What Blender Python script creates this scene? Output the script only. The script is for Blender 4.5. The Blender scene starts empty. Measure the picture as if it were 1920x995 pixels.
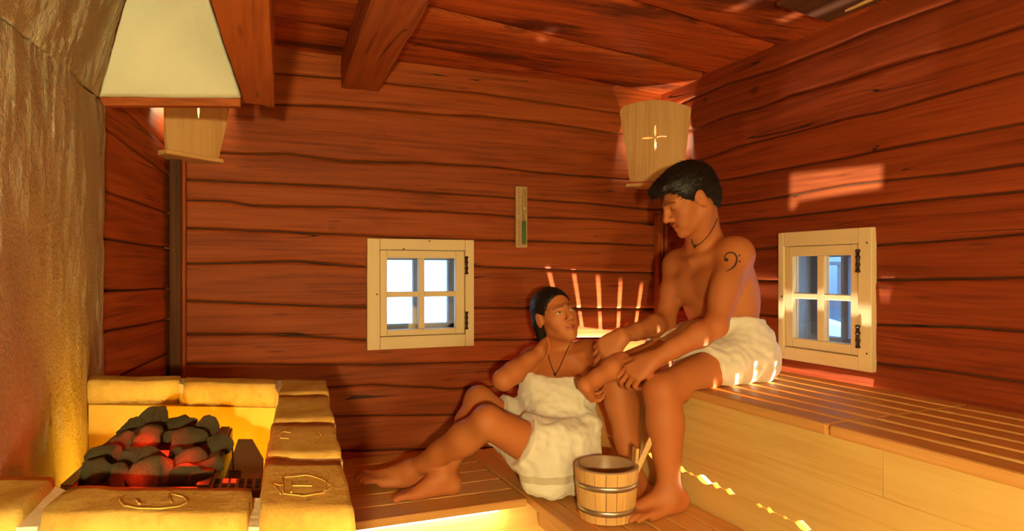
import bpy, bmesh, math, random
import numpy as np
from mathutils import Vector, Matrix, noise
from mathutils.bvhtree import BVHTree

# ------------------------------------------------------------------ camera, world, large lights, exposure
scene = bpy.context.scene
COL = scene.collection
F_PX, CX, HY = 1200.0, 960.0, 505.0          # focal length in pixels, optical centre, horizon row (1920x995 frame)
YAW = math.radians(20.97)
ZC = 1.25                                     # camera height above the floor
cam_d = bpy.data.cameras.new('camera'); cam = bpy.data.objects.new('camera', cam_d); COL.objects.link(cam)
cam_d.sensor_width = 36.0; cam_d.lens = 36.0 * F_PX / 1920.0; cam_d.shift_y = (HY - 497.5) / 1920.0
cam_d.clip_start = 0.02
cam.location = (0, 0, ZC); cam.rotation_euler = (math.radians(90), 0, -YAW)
scene.camera = cam

world = bpy.data.worlds.new('winter_sky'); scene.world = world; world.use_nodes = True
bgn = world.node_tree.nodes['Background']
bgn.inputs['Color'].default_value = (0.33, 0.62, 1.0, 1); bgn.inputs['Strength'].default_value = 5.0

vs = scene.view_settings
vs.view_transform = 'Standard'; vs.look = 'None'; vs.gamma = 1.0; vs.use_curve_mapping = False
vs.exposure = 0.1
scene.cycles.use_denoising = True
scene.cycles.max_bounces = 7; scene.cycles.diffuse_bounces = 4; scene.cycles.glossy_bounces = 2
scene.cycles.caustics_reflective = False; scene.cycles.caustics_refractive = False
scene.cycles.use_adaptive_sampling = True; scene.cycles.adaptive_threshold = 0.03
scene.cycles.sample_clamp_indirect = 6.0

def point_light(name, loc, energy, color, radius=0.03):
    d = bpy.data.lights.new(name, 'POINT'); d.energy = energy; d.color = color; d.shadow_soft_size = radius
    o = bpy.data.objects.new(name, d); o.location = loc; COL.objects.link(o); return o
def area_light(name, loc, look, sx, sy, energy, color):
    d = bpy.data.lights.new(name, 'AREA'); d.shape = 'RECTANGLE'; d.size = sx; d.size_y = sy; d.energy = energy; d.color = color
    o = bpy.data.objects.new(name, d); o.location = loc
    o.rotation_euler = Vector(look).to_track_quat('-Z', 'Y').to_euler(); COL.objects.link(o); return o

# ------------------------------------------------------------------ pixel -> place helpers (distances come from real planes)
R_ = Vector((math.cos(YAW), -math.sin(YAW), 0)); FW = Vector((math.sin(YAW), math.cos(YAW), 0)); UP = Vector((0, 0, 1))
EYE = Vector((0, 0, ZC))
def ray(px, py): return R_ * ((px - CX) / F_PX) + FW + UP * ((HY - py) / F_PX)
def C(px, py, Z): return EYE + ray(px, py) * Z
def cdir(x, y, z): return (R_ * x + UP * y + FW * z).normalized()
def on_plane(px, py, p0, n):
    d = ray(px, py); return EYE + d * ((Vector(p0) - EYE).dot(n) / d.dot(n))
def on_z(px, py, z): return on_plane(px, py, (0, 0, z), UP)

D = 2.80                                       # back wall plane y = D
CORNER = Vector((1.90, D, 0)); RT = math.radians(3.15)
WT = Vector((math.sin(RT), -math.cos(RT), 0))  # along right wall towards the camera
WN = Vector((-math.cos(RT), -math.sin(RT), 0)) # into the room
CEIL = ZC + 0.92
BENCH = ZC - 0.405
PLAT = ZC - 0.80
STOVE = ZC - 0.27

# ------------------------------------------------------------------ object helpers
def put(name, verts, faces, mat, parent=None, smooth=False, gc=None, bevel=0, seg=2, mats=None, mi=None):
    me = bpy.data.meshes.new(name); me.from_pydata([tuple(v) for v in verts], [], faces); me.update()
    return put_me(name, me, mat, parent, smooth, gc, bevel, seg, mats, mi)
def put_me(name, me, mat, parent=None, smooth=False, gc=None, bevel=0, seg=2, mats=None, mi=None):
    for m in (mats or [mat]): me.materials.append(m)
    if mi is not None: me.polygons.foreach_set('material_index', np.asarray(mi, dtype=np.int32))
    if smooth: me.polygons.foreach_set('use_smooth', np.ones(len(me.polygons), dtype=bool))
    if gc is not None:
        at = me.attributes.new('gc', 'FLOAT_VECTOR', 'POINT')
        at.data.foreach_set('vector', np.asarray([tuple(g) for g in gc], dtype=np.float32).ravel())
    o = bpy.data.objects.new(name, me); COL.objects.link(o)
    if parent is not None: o.parent = parent; o.matrix_parent_inverse = parent.matrix_world.inverted()
    if bevel:
        b = o.modifiers.new('bevel', 'BEVEL'); b.width = bevel; b.segments = seg; b.limit_method = 'ANGLE'; b.angle_limit = math.radians(40)
    return o
def empty(name, loc):
    o = bpy.data.objects.new(name, None); o.location = loc; o.empty_display_size = 0.05; COL.objects.link(o)
    bpy.context.view_layer.update() if False else None
    o.matrix_world = Matrix.Translation(Vector(loc)); return o
def tag(o, label, cat, group=None, kind=None):
    o['label'] = label; o['category'] = cat
    if group: o['group'] = group
    if kind: o['kind'] = kind
    return o
rnd = random.Random(7)
BOXF = [(0,3,2,1),(4,5,6,7),(0,1,5,4),(1,2,6,5),(2,3,7,6),(3,0,4,7)]
def obox(name, o0, ax, ay, az, mat, parent=None, bevel=0.003, grain=0, sub=0):
    """box spanned from corner o0 by three vectors; grain = index of the long direction"""
    o0, ax, ay, az = Vector(o0), Vector(ax), Vector(ay), Vector(az)
    if ax.cross(ay).dot(az) < 0: ax, ay = ay, ax; grain = {0:1,1:0,2:2}[grain]
    v = [o0, o0+ax, o0+ax+ay, o0+ay]; v += [p+az for p in v]
    le = [ax.length, ay.length, az.length]
    loc = [(0,0,0),(1,0,0),(1,1,0),(0,1,0),(0,0,1),(1,0,1),(1,1,1),(0,1,1)]
    off = [rnd.uniform(0,40) for _ in range(3)]
    oth = [i for i in range(3) if i != grain]
    gc = [(l[grain]*le[grain]+off[0], l[oth[0]]*le[oth[0]]+off[1], l[oth[1]]*le[oth[1]]+off[2]) for l in loc]
    return put(name, v, BOXF, mat, parent, gc=gc, bevel=bevel)
def prism(name, poly, ext, mat, parent=None, bevel=0.003, grain=None):
    """polygon (list of points) extruded by vector ext"""
    poly = [Vector(p) for p in poly]; ext = Vector(ext); n = len(poly)
    nrm = Vector((0,0,0))
    for i in range(n): nrm += (poly[i]-poly[0]).cross(poly[(i+1)%n]-poly[0])
    if nrm.dot(ext) > 0: poly = poly[::-1]
    v = poly + [p+ext for p in poly]
    f = [tuple(range(n)), tuple(range(2*n-1, n-1, -1))] + [(i, i+n, (i+1)%n+n, (i+1)%n) for i in range(n)]
    g = Vector(grain).normalized() if grain is not None else (poly[1]-poly[0]).normalized()
    e = ext.normalized(); s = e.cross(g); off = Vector((rnd.uniform(0,40), rnd.uniform(0,40), rnd.uniform(0,40)))
    gc = [Vector((p.dot(g), p.dot(s), p.dot(e)))+off for p in v]
    return put(name, v, f, mat, parent, gc=gc, bevel=bevel)
def tube(name, pts, rad, mat, parent=None, seg=8, closed=False):
    pts = [Vector(p) for p in pts]; n = len(pts); v = []; f = []
    rads = rad if isinstance(rad, (list, tuple)) else [rad]*n
    prev = None
    for i, p in enumerate(pts):
        a = pts[(i-1) % n] if (closed or i > 0) else p; b = pts[(i+1) % n] if (closed or i < n-1) else p
        t = (b-a).normalized()
        if prev is None: s = t.orthogonal().normalized()
        else:
            s = prev - t*prev.dot(t); s = s.normalized() if s.length > 1e-6 else t.orthogonal().normalized()
        prev = s; u = t.cross(s)
        for k in range(seg):
            a_ = 2*math.pi*k/seg; v.append(p + (s*math.cos(a_)+u*math.sin(a_))*rads[i])
    m = n if closed else n-1
    for i in range(m):
        for k in range(seg):
            a, b = i*seg+k, i*seg+(k+1)%seg; c, d = ((i+1)%n)*seg+(k+1)%seg, ((i+1)%n)*seg+k
            f.append((a, b, c, d))
    if not closed: f += [tuple(range(seg-1,-1,-1)), tuple(range((n-1)*seg, n*seg))]
    return put(name, v, f, mat, parent, smooth=True)
def lathe(name, prof, base, mat, parent=None, seg=40, smooth=True, axis=UP, closed=False):
    base = Vector(base); ax = Vector(axis).normalized(); s = ax.orthogonal().normalized(); u = ax.cross(s); v = []; f = []
    n = len(prof)
    for r, z in prof:
        for k in range(seg):
            a = 2*math.pi*k/seg; v.append(base + ax*z + (s*math.cos(a)+u*math.sin(a))*r)
    rng = n if closed else n-1
    for i in range(rng):
        j = (i+1) % n
        for k in range(seg): f.append((i*seg+k, i*seg+(k+1)%seg, j*seg+(k+1)%seg, j*seg+k))
    return put(name, v, f, mat, parent, smooth=smooth)

# ------------------------------------------------------------------ materials
def mat_new(name):
    m = bpy.data.materials.new(name); m.use_nodes = True; nt = m.node_tree
    return m, nt, nt.nodes['Principled BSDF']
def N(nt, typ, **kw):
    n = nt.nodes.new(typ)
    for k, v in kw.items():
        if k in n.inputs: n.inputs[k].default_value = v
        else: setattr(n, k, v)
    return n
def ramp(nt, src, stops):
    r = nt.nodes.new('ShaderNodeValToRGB'); el = r.color_ramp.elements
    while len(el) < len(stops): el.new(0.5)
    for e, (p, c) in zip(el, stops): e.position = p; e.color = (*c, 1) if len(c) == 3 else c
    nt.links.new(src, r.inputs[0]); return r.outputs[0]
def mixc(nt, fac, a, b, mode='MIX'):
    m = nt.nodes.new('ShaderNodeMix'); m.data_type = 'RGBA'; m.blend_type = mode
    for s, i in ((fac, 0), (a, 6), (b, 7)):
        if isinstance(s, (int, float)): m.inputs[i].default_value = s
        elif isinstance(s, tuple): m.inputs[i].default_value = (*s, 1)
        else: nt.links.new(s, m.inputs[i])
    return m.outputs[2]
def math_(nt, op, a, b=0.0, c=None):
    m = nt.nodes.new('ShaderNodeMath'); m.operation = op
    for i, s in enumerate((a, b) if c is None else (a, b, c)):
        if isinstance(s, (int, float)): m.inputs[i].default_value = s
        else: nt.links.new(s, m.inputs[i])
    return m.outputs[0]
def wood(name, light, mid, dark, knots=0.5, cracks=0.0, rough=0.6, bump=0.4, var=0.25, fine=1.0, knotscale=2.6, spec=0.3, patch=0.0):
    m, nt, bs = mat_new(name); L = nt.links
    at = N(nt, 'ShaderNodeAttribute'); at.attribute_name = 'gc'
    oi = N(nt, 'ShaderNodeObjectInfo')
    def sc(x, y, z):
        mp = N(nt, 'ShaderNodeMapping'); mp.inputs['Scale'].default_value = (x, y, z); L.new(at.outputs['Vector'], mp.inputs[0]); return mp.outputs[0]
    # round knots, and short dark checks along the grain
    vk = N(nt, 'ShaderNodeTexVoronoi', Scale=1.0); vk.feature = 'F1'; L.new(sc(knotscale*1.25, knotscale*1.9, 2.0), vk.inputs['Vector'])
    kd = vk.outputs['Distance']
    kn = ramp(nt, kd, [(0.0, (1,1,1)), (0.045, (0.55,)*3), (0.06, (0.85,)*3), (0.085, (0.15,)*3), (0.16, (0,0,0))])
    ksel = math_(nt, 'GREATER_THAN', math_(nt, 'FRACT', math_(nt, 'MULTIPLY', vk.outputs['Color'], 7.31)), 1-knots)
    knot = math_(nt, 'MULTIPLY', kn, ksel)
    vd = N(nt, 'ShaderNodeTexVoronoi', Scale=1.0); L.new(sc(knotscale*1.6, knotscale*13, 5.0), vd.inputs['Vector'])
    dash = math_(nt, 'MULTIPLY', ramp(nt, vd.outputs['Distance'], [(0.0, (1,1,1)), (0.10, (0.7,)*3), (0.2, (0,0,0))]), math_(nt, 'GREATER_THAN', math_(nt, 'FRACT', math_(nt, 'MULTIPLY', vd.outputs['Color'], 5.77)), 0.80))
    n1 = N(nt, 'ShaderNodeTexNoise', Scale=1.0, Detail=2.0, Roughness=0.5, Distortion=0.2); L.new(sc(0.55, 8, 6), n1.inputs['Vector'])
    gv = math_(nt, 'ADD', math_(nt, 'MULTIPLY', n1.outputs['Fac'], 7.0), math_(nt, 'MULTIPLY', kn, 1.4))
    rings = math_(nt, 'FRACT', gv)
    rings = math_(nt, 'ABSOLUTE', math_(nt, 'SUBTRACT', rings, 0.5))
    n2 = N(nt, 'ShaderNodeTexNoise', Scale=1.0, Detail=4.0, Roughness=0.65); L.new(sc(3, 95*fine, 60*fine), n2.inputs['Vector'])
    n3 = N(nt, 'ShaderNodeTexNoise', Scale=1.0, Detail=3.0, Roughness=0.6); L.new(sc(0.8, 3.5, 3), n3.inputs['Vector'])
    g = math_(nt, 'ADD', math_(nt, 'MULTIPLY', rings, 0.24), math_(nt, 'ADD', math_(nt, 'MULTIPLY', n2.outputs['Fac'], 0.55), math_(nt, 'MULTIPLY', n3.outputs['Fac'], 0.34)))
    col = ramp(nt, g, [(0.31, dark), (0.49, mid), (0.72, light)])
    col = mixc(nt, math_(nt, 'MULTIPLY', knot, 0.85), col, tuple(c*0.35 for c in dark))
    if cracks: col = mixc(nt, math_(nt, 'MULTIPLY', dash, 0.55), col, tuple(c*0.3 for c in dark))
    hs = N(nt, 'ShaderNodeHueSaturation'); L.new(col, hs.inputs['Color'])
    L.new(math_(nt, 'ADD', 1-var/2, math_(nt, 'MULTIPLY', oi.outputs['Random'], var)), hs.inputs['Value'])
    col = hs.outputs[0]
    if patch:
        n5 = N(nt, 'ShaderNodeTexNoise', Scale=1.0, Detail=5.0, Roughness=0.65); L.new(sc(1.1, 5.5, 5), n5.inputs['Vector'])
        pf = ramp(nt, n5.outputs['Fac'], [(0.50, (0,0,0)), (0.60, (1,1,1))])
        col = mixc(nt, math_(nt, 'MULTIPLY', pf, patch), col, tuple(c*0.3 for c in dark))
    h = math_(nt, 'ADD', math_(nt, 'MULTIPLY', g, 0.5), math_(nt, 'MULTIPLY', knot, 0.3))
    if cracks:
        n4 = N(nt, 'ShaderNodeTexNoise', Scale=1.0, Detail=1.5, Roughness=0.4, Distortion=0.0); L.new(sc(0.55, 15, 9), n4.inputs['Vector'])
        n6 = N(nt, 'ShaderNodeTexNoise', Scale=1.0, Detail=1.0); L.new(sc(2.6, 9, 4), n6.inputs['Vector'])
        cr = math_(nt, 'ABSOLUTE', math_(nt, 'SUBTRACT', n4.outputs['Fac'], 0.5))
        wd = math_(nt, 'MULTIPLY', ramp(nt, n6.outputs['Fac'], [(0.50, (0,0,0)), (0.74, (1,1,1))]), 0.0055*cracks)
        ck = math_(nt, 'LESS_THAN', cr, wd)
        col = mixc(nt, math_(nt, 'MULTIPLY', ck, 0.9), col, (0.012, 0.006, 0.003))
        h = math_(nt, 'SUBTRACT', h, math_(nt, 'MULTIPLY', ck, 1.2))
    bp = N(nt, 'ShaderNodeBump', Strength=bump, Distance=0.004); L.new(h, bp.inputs['Height']); L.new(bp.outputs[0], bs.inputs['Normal'])
    L.new(col, bs.inputs['Base Color']); bs.inputs['Roughness'].default_value = rough
    bs.inputs['Specular IOR Level'].default_value = spec
    return m
def noisy(name, c1, c2, scale=8, detail=5, rough=0.85, bump=0.5, dist=0.004, bscale=None, spec=0.2, lo=0.35, hi=0.65):
    m, nt, bs = mat_new(name); L = nt.links
    tc = N(nt, 'ShaderNodeTexCoord')
    n1 = N(nt, 'ShaderNodeTexNoise', Scale=scale, Detail=detail, Roughness=0.6); L.new(tc.outputs['Object'], n1.inputs['Vector'])
    L.new(ramp(nt, n1.outputs['Fac'], [(lo, c1), (hi, c2)]), bs.inputs['Base Color'])
    bs.inputs['Roughness'].default_value = rough; bs.inputs['Specular IOR Level'].default_value = spec
    if bump:
        n2 = N(nt, 'ShaderNodeTexNoise', Scale=bscale or scale*4, Detail=5.0, Roughness=0.6); L.new(tc.outputs['Object'], n2.inputs['Vector'])
        bp = N(nt, 'ShaderNodeBump', Strength=bump, Distance=dist); L.new(n2.outputs['Fac'], bp.inputs['Height']); L.new(bp.outputs[0], bs.inputs['Normal'])
    return m
def plain(name, c, rough=0.5, metal=0.0, spec=0.5):
    m, nt, bs = mat_new(name); bs.inputs['Base Color'].default_value = (*c, 1); bs.inputs['Roughness'].default_value = rough
    bs.inputs['Metallic'].default_value = metal; bs.inputs['Specular IOR Level'].default_value = spec; return m
def emit(name, c, s):
    m, nt, bs = mat_new(name); bs.inputs['Base Color'].default_value = (*c, 1)
    bs.inputs['Emission Color'].default_value = (*c, 1); bs.inputs['Emission Strength'].default_value = s; return m

M = {}
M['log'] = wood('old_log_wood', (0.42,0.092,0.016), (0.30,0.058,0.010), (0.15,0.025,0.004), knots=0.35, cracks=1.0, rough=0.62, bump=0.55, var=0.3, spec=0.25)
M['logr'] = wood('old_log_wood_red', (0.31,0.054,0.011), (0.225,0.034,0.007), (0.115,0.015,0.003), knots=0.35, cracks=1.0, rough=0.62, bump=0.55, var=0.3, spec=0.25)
M['ceil'] = wood('ceiling_wood', (0.58,0.125,0.028), (0.40,0.076,0.016), (0.15,0.026,0.007), knots=0.2, cracks=0.8, rough=0.7, bump=0.5, var=0.3, patch=0.8, spec=0.2)
M['beam'] = wood('beam_wood', (0.46,0.125,0.03), (0.35,0.080,0.016), (0.18,0.036,0.008), knots=0.1, cracks=1.5, rough=0.65, bump=0.8, var=0.1, spec=0.25)
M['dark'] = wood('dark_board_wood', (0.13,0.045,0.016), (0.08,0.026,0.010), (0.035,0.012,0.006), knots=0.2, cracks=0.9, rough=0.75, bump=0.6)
M['greylog'] = wood('weathered_log', (0.14,0.10,0.06), (0.10,0.07,0.04), (0.05,0.035,0.02), knots=0.3, cracks=1.0)
M['stonefloor'] = noisy('stone_floor', (0.16,0.14,0.11), (0.24,0.21,0.17), scale=3, rough=0.7, bump=0.2)
M['pine'] = wood('bench_pine', (0.74,0.40,0.13), (0.68,0.34,0.10), (0.56,0.26,0.07), knots=0.18, rough=0.45, bump=0.12, var=0.12, knotscale=3.0, spec=0.35)
M['panel'] = wood('panel_pine', (0.80,0.54,0.19), (0.76,0.50,0.16), (0.66,0.40,0.11), knots=0.4, rough=0.55, bump=0.10, var=0.06, knotscale=2.4, spec=0.3)
M['lampwood'] = wood('lamp_pine', (0.76,0.48,0.20), (0.69,0.40,0.15), (0.52,0.27,0.09), knots=0.3, rough=0.6, bump=0.15, var=0.08, knotscale=5)
M['timer'] = wood('timer_wood', (0.62,0.42,0.22), (0.54,0.34,0.16), (0.42,0.25,0.11), knots=0.0, rough=0.5, bump=0.1, fine=2)
M['frame'] = wood('window_frame_paint', (0.80,0.62,0.36), (0.78,0.60,0.34), (0.72,0.53,0.28), knots=0.06, rough=0.5, bump=0.06, var=0.03, spec=0.35)
M['stave'] = wood('bucket_stave', (0.80,0.50,0.20), (0.74,0.43,0.15), (0.58,0.30,0.09), knots=0.0, rough=0.4, bump=0.12, var=0.25, fine=1.5, spec=0.4)
M['plaster'] = noisy('rough_plaster', (0.72,0.64,0.46), (0.84,0.77,0.58), scale=5, rough=0.9, bump=1.0, dist=0.02, bscale=110)
M['hoodplaster'] = noisy('smooth_plaster', (0.60,0.58,0.47), (0.66,0.64,0.53), scale=4, rough=0.85, bump=0.25, dist=0.004, bscale=30)
M['mortar'] = noisy('lime_mortar', (0.72,0.58,0.36), (0.84,0.72,0.50), scale=20, rough=0.9, bump=0.6, bscale=70)
M['wellplaster'] = noisy('yellow_lit_plaster', (0.66,0.40,0.06), (0.74,0.47,0.09), scale=12, rough=0.9, bump=0.4, bscale=60)  # the stove's yellow light is put into this plaster's colour
def brick_mat():
    m, nt, bs = mat_new('stove_brick'); L = nt.links; tc = N(nt, 'ShaderNodeTexCoord'); oi = N(nt, 'ShaderNodeObjectInfo')
    def nz(sc_, d=5.0): n = N(nt, 'ShaderNodeTexNoise', Scale=sc_, Detail=d, Roughness=0.65); L.new(tc.outputs['Object'], n.inputs['Vector']); return n.outputs['Fac']
    a_, b_, c_ = nz(11), nz(38), nz(120)
    col = ramp(nt, a_, [(0.32, (0.46,0.25,0.045)), (0.5, (0.58,0.36,0.075)), (0.68, (0.68,0.46,0.12))])
    col = mixc(nt, math_(nt, 'MULTIPLY', ramp(nt, b_, [(0.56,(0,0,0)), (0.72,(1,1,1))]), 0.55), col, (0.36,0.19,0.055))
    hs = N(nt, 'ShaderNodeHueSaturation'); L.new(col, hs.inputs['Color']); L.new(math_(nt, 'ADD', 0.88, math_(nt, 'MULTIPLY', oi.outputs['Random'], 0.2)), hs.inputs['Value'])
    L.new(hs.outputs[0], bs.inputs['Base Color']); bs.inputs['Roughness'].default_value = 0.9; bs.inputs['Specular IOR Level'].default_value = 0.15
    h = math_(nt, 'ADD', math_(nt, 'MULTIPLY', b_, 0.8), math_(nt, 'MULTIPLY', c_, 0.45))
    bp = N(nt, 'ShaderNodeBump', Strength=0.75, Distance=0.006); L.new(h, bp.inputs['Height']); L.new(bp.outputs[0], bs.inputs['Normal']); return m
M['brick'] = brick_mat()
M['stone'] = noisy('sauna_stone', (0.075,0.058,0.03), (0.20,0.16,0.08), scale=30, rough=0.9, bump=1.0, dist=0.008, bscale=75)
M['steel'] = plain('heater_steel', (0.30,0.25,0.19), 0.42, 0.85)
M['hoop'] = plain('galvanised_hoop', (0.62,0.58,0.50), 0.3, 0.9)
M['iron'] = plain('hinge_iron', (0.05,0.028,0.018), 0.5, 0.6)
M['black'] = plain('black_void', (0.006,0.005,0.004), 0.7)
M['liner'] = plain('bucket_liner', (0.40,0.25,0.14), 0.35)
M['hotcoil'] = emit('glowing_coil', (1.0,0.02,0.004), 2.5)
M['bulb'] = emit('warm_bulb', (1.0,0.78,0.40), 14.0)
M['led'] = emit('led_strip_light', (1.0,0.84,0.50), 32.0)
M['ledsoft'] = emit('led_strip_soft', (1.0,0.86,0.50), 7.0)
M['snow'] = noisy('snow', (0.80,0.86,0.95), (0.9,0.94,1.0), scale=2, rough=0.8, bump=0.3)
M['facade'] = plain('pale_facade', (0.42,0.5,0.6), 0.9); M['facadewood'] = plain('facade_boards', (0.16,0.15,0.17), 0.9)
M['outframe'] = wood('outer_window_wood', (0.34,0.40,0.46), (0.25,0.30,0.36), (0.13,0.15,0.18), knots=0.1, rough=0.7, bump=0.2)
M['sand'] = plain('green_sand', (0.10,0.26,0.10), 0.8)
M['ink'] = plain('dark_ink', (0.03,0.02,0.018), 0.7)
M['tattoo'] = plain('tattoo_ink', (0.075,0.032,0.018), 0.6, 0, 0.3)
M['cord'] = plain('necklace_cord', (0.035,0.012,0.006), 0.6)
def glass_mat(name, tint=(1,1,1), gloss=0.08):
    m, nt, bs = mat_new(name); nt.nodes.remove(bs); out = nt.nodes['Material Output']
    t = N(nt, 'ShaderNodeBsdfTransparent'); t.inputs[0].default_value = (*tint, 1)
    g = N(nt, 'ShaderNodeBsdfGlossy'); g.inputs['Roughness'].default_value = 0.02
    mx = N(nt, 'ShaderNodeMixShader'); mx.inputs[0].default_value = gloss
    nt.links.new(t.outputs[0], mx.inputs[1]); nt.links.new(g.outputs[0], mx.inputs[2]); nt.links.new(mx.outputs[0], out.inputs[0]); return m
M['glass'] = glass_mat('window_glass'); M['tubeglass'] = glass_mat('timer_glass', (0.93,0.96,0.92), 0.12)
def hair_mat():
    m, nt, bs = mat_new('dark_hair'); L = nt.links
    tc = N(nt, 'ShaderNodeTexCoord'); n = N(nt, 'ShaderNodeTexNoise', Scale=130.0, Detail=4.0); L.new(tc.outputs['Object'], n.inputs[0])
    L.new(ramp(nt, n.outputs['Fac'], [(0.35,(0.004,0.003,0.003)), (0.7,(0.018,0.011,0.009))]), bs.inputs['Base Color'])
    bp = N(nt, 'ShaderNodeBump', Strength=0.4, Distance=0.002); L.new(n.outputs['Fac'], bp.inputs['Height']); L.new(bp.outputs[0], bs.inputs['Normal'])
    bs.inputs['Roughness'].default_value = 0.5; bs.inputs['Specular IOR Level'].default_value = 0.35; return m
M['hair'] = hair_mat()
def skin_mat():
    m, nt, bs = mat_new('skin'); L = nt.links
    at = N(nt, 'ShaderNodeAttribute'); at.attribute_name = 'skincol'
    tc = N(nt, 'ShaderNodeTexCoord'); n = N(nt, 'ShaderNodeTexNoise', Scale=22.0, Detail=4.0); L.new(tc.outputs['Object'], n.inputs[0])
    c = mixc(nt, math_(nt, 'MULTIPLY', n.outputs['Fac'], 0.28), at.outputs['Color'], (0.42,0.09,0.025))
    L.new(c, bs.inputs['Base Color']); bs.inputs['Roughness'].default_value = 0.55; bs.inputs['Specular IOR Level'].default_value = 0.3
    bs.inputs['Subsurface Weight'].default_value = 0.0; bs.inputs['Subsurface Radius'].default_value = (0.02,0.008,0.004); bs.inputs['Subsurface Scale'].default_value = 0.5
    n2 = N(nt, 'ShaderNodeTexNoise', Scale=260.0, Detail=2.0); L.new(tc.outputs['Object'], n2.inputs[0])
    bp = N(nt, 'ShaderNodeBump', Strength=0.08, Distance=0.002); L.new(n2.outputs['Fac'], bp.inputs['Height']); L.new(bp.outputs[0], bs.inputs['Normal'])
    return m
M['skin'] = skin_mat()
def towel_mat(name, c1, c2):
    m, nt, bs = mat_new(name); L = nt.links
    tc = N(nt, 'ShaderNodeTexCoord'); n = N(nt, 'ShaderNodeTexNoise', Scale=330.0, Detail=3.0); L.new(tc.outputs['Object'], n.inputs[0])
    n1 = N(nt, 'ShaderNodeTexNoise', Scale=14.0, Detail=3.0); L.new(tc.outputs['Object'], n1.inputs[0])
    L.new(ramp(nt, n1.outputs['Fac'], [(0.3, c2), (0.7, c1)]), bs.inputs['Base Color'])
    h = math_(nt, 'ADD', math_(nt, 'MULTIPLY', n.outputs['Fac'], 0.3), math_(nt, 'MULTIPLY', n1.outputs['Fac'], 1.0))
    bp = N(nt, 'ShaderNodeBump', Strength=0.45, Distance=0.008); L.new(h, bp.inputs['Height']); L.new(bp.outputs[0], bs.inputs['Normal'])
    bs.inputs['Roughness'].default_value = 0.95; bs.inputs['Specular IOR Level'].default_value = 0.1
    bs.inputs['Sheen Weight'].default_value = 0.3
    return m
M['towel'] = towel_mat('white_terry', (0.86,0.80,0.68), (0.80,0.74,0.62)); M['towelband'] = towel_mat('terry_border', (0.66,0.58,0.42), (0.58,0.50,0.36))
# ------------------------------------------------------------------ log walls
def seam_uz(pts, p0, n, uax, u0, u1):
    """traced seam -> function z(u) on the wall plane, run on level beyond its ends"""
    q = []
    for px, py in pts:
        w = on_plane(px, py, p0, n); q.append(((w-Vector(p0)).dot(uax), w.z))
    q.sort(); us = np.array([a for a, b in q]); zs = np.array([b for a, b in q])
    return lambda u: float(np.interp(u, us, zs))
def log_wall(wall, seams, p0, nrm, uax, u0, u1, ztop, zbot, hole=None, mat='log', du=0.03, thick=0.13, seed=0, plain_name='log'):
    """seams: z(u) functions from top to bottom; each course between two seams is one log, a child of the wall"""
    p0 = Vector(p0); rows = [lambda u: ztop] + seams + [lambda u: zbot]
    for r in range(len(rows)-1):
        top, bot = rows[r], rows[r+1]
        segs = [(u0, u1, False)]
        if hole:
            segs = [(u0, hole[0], False), (hole[0], hole[1], True), (hole[1], u1, False)]
        verts, faces, gcs = [], [], []
        goff = Vector((rnd.uniform(0,30), rnd.uniform(0,30), rnd.uniform(0,30))); proud = rnd.uniform(-0.003, 0.003)
        NV = 12
        for (a, b, inh) in segs:
            nu = max(2, int((b-a)/du)+1); us = np.linspace(a, b, nu)
            spans = [(0, 1)]
            if inh:
                um = (a+b)/2; t, bt = top(um), bot(um)
                if t <= hole[3] and bt >= hole[2]: spans = []
                elif t > hole[3] and bt < hole[3] and bt >= hole[2]: spans = [('T', hole[3])]
                elif t <= hole[3] and t > hole[2] and bt < hole[2]: spans = [('B', hole[2])]
                elif bt >= hole[3] or t <= hole[2]: spans = [(0, 1)]
                else: spans = [('T', hole[3]), ('B', hole[2])]
            for sp in spans:
                base = len(verts)
                for u in us:
                    zt = top(u)+0.0022*noise.noise(Vector((u*6, r*3.1+seed, 0))); zb = bot(u)+0.0022*noise.noise(Vector((u*6, (r+1)*3.1+seed, 0)))
                    if r == 0: zt = ztop
                    g = 0.0023+0.0020*(0.5+noise.noise(Vector((u*3, r*7.7, seed))))
                    a_, b_ = zt-g, zb+g
                    for k in range(NV+1):
                        v = k/NV; v = 0.5-0.5*math.cos(v*math.pi)
                        z = a_+(b_-a_)*v
                        if sp[0] == 'T': z = max(z, sp[1])
                        elif sp[0] == 'B': z = min(z, sp[1])
                        ed = min(a_-z, z-b_); e = max(0.0, 1-ed/0.008)
                        off = proud - 0.006*e*e + 0.004*noise.noise(Vector((u*2.2, z*9, seed+r))) + 0.002*noise.noise(Vector((u*9, z*30, seed+r)))
                        w = p0+uax*u; w = Vector((w.x, w.y, 0)) + Vector(nrm)*off; w.z = z
                        verts.append(w); gcs.append(Vector((u, z, off))+goff)
                    for z in (max(b_, sp[1]) if sp[0] == 'T' else b_, min(a_, sp[1]) if sp[0] == 'B' else a_):
                        w = p0+uax*u-Vector(nrm)*thick; w = Vector((w.x, w.y, z)); verts.append(w); gcs.append(Vector((u, z, thick))+goff)
                S = NV+3
                flip = uax.cross(Vector((0,0,-1))).dot(nrm) < 0
                for i in range(nu-1):
                    for k in range(S):
                        q = (base+i*S+k, base+(i+1)*S+k, base+(i+1)*S+(k+1)%S, base+i*S+(k+1)%S)
                        faces.append(q[::-1] if flip else q)
                e0 = tuple(base+k for k in range(S)); e1 = tuple(base+(nu-1)*S+k for k in range(S))
                faces.append(e0 if flip else e0[::-1]); faces.append(e1[::-1] if flip else e1)
        if verts:
            o = put(plain_name, verts, faces, M[mat], wall, smooth=True, gc=gcs)
            m = o.modifiers.new('edges', 'EDGE_SPLIT'); m.split_angle = math.radians(50)

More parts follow.
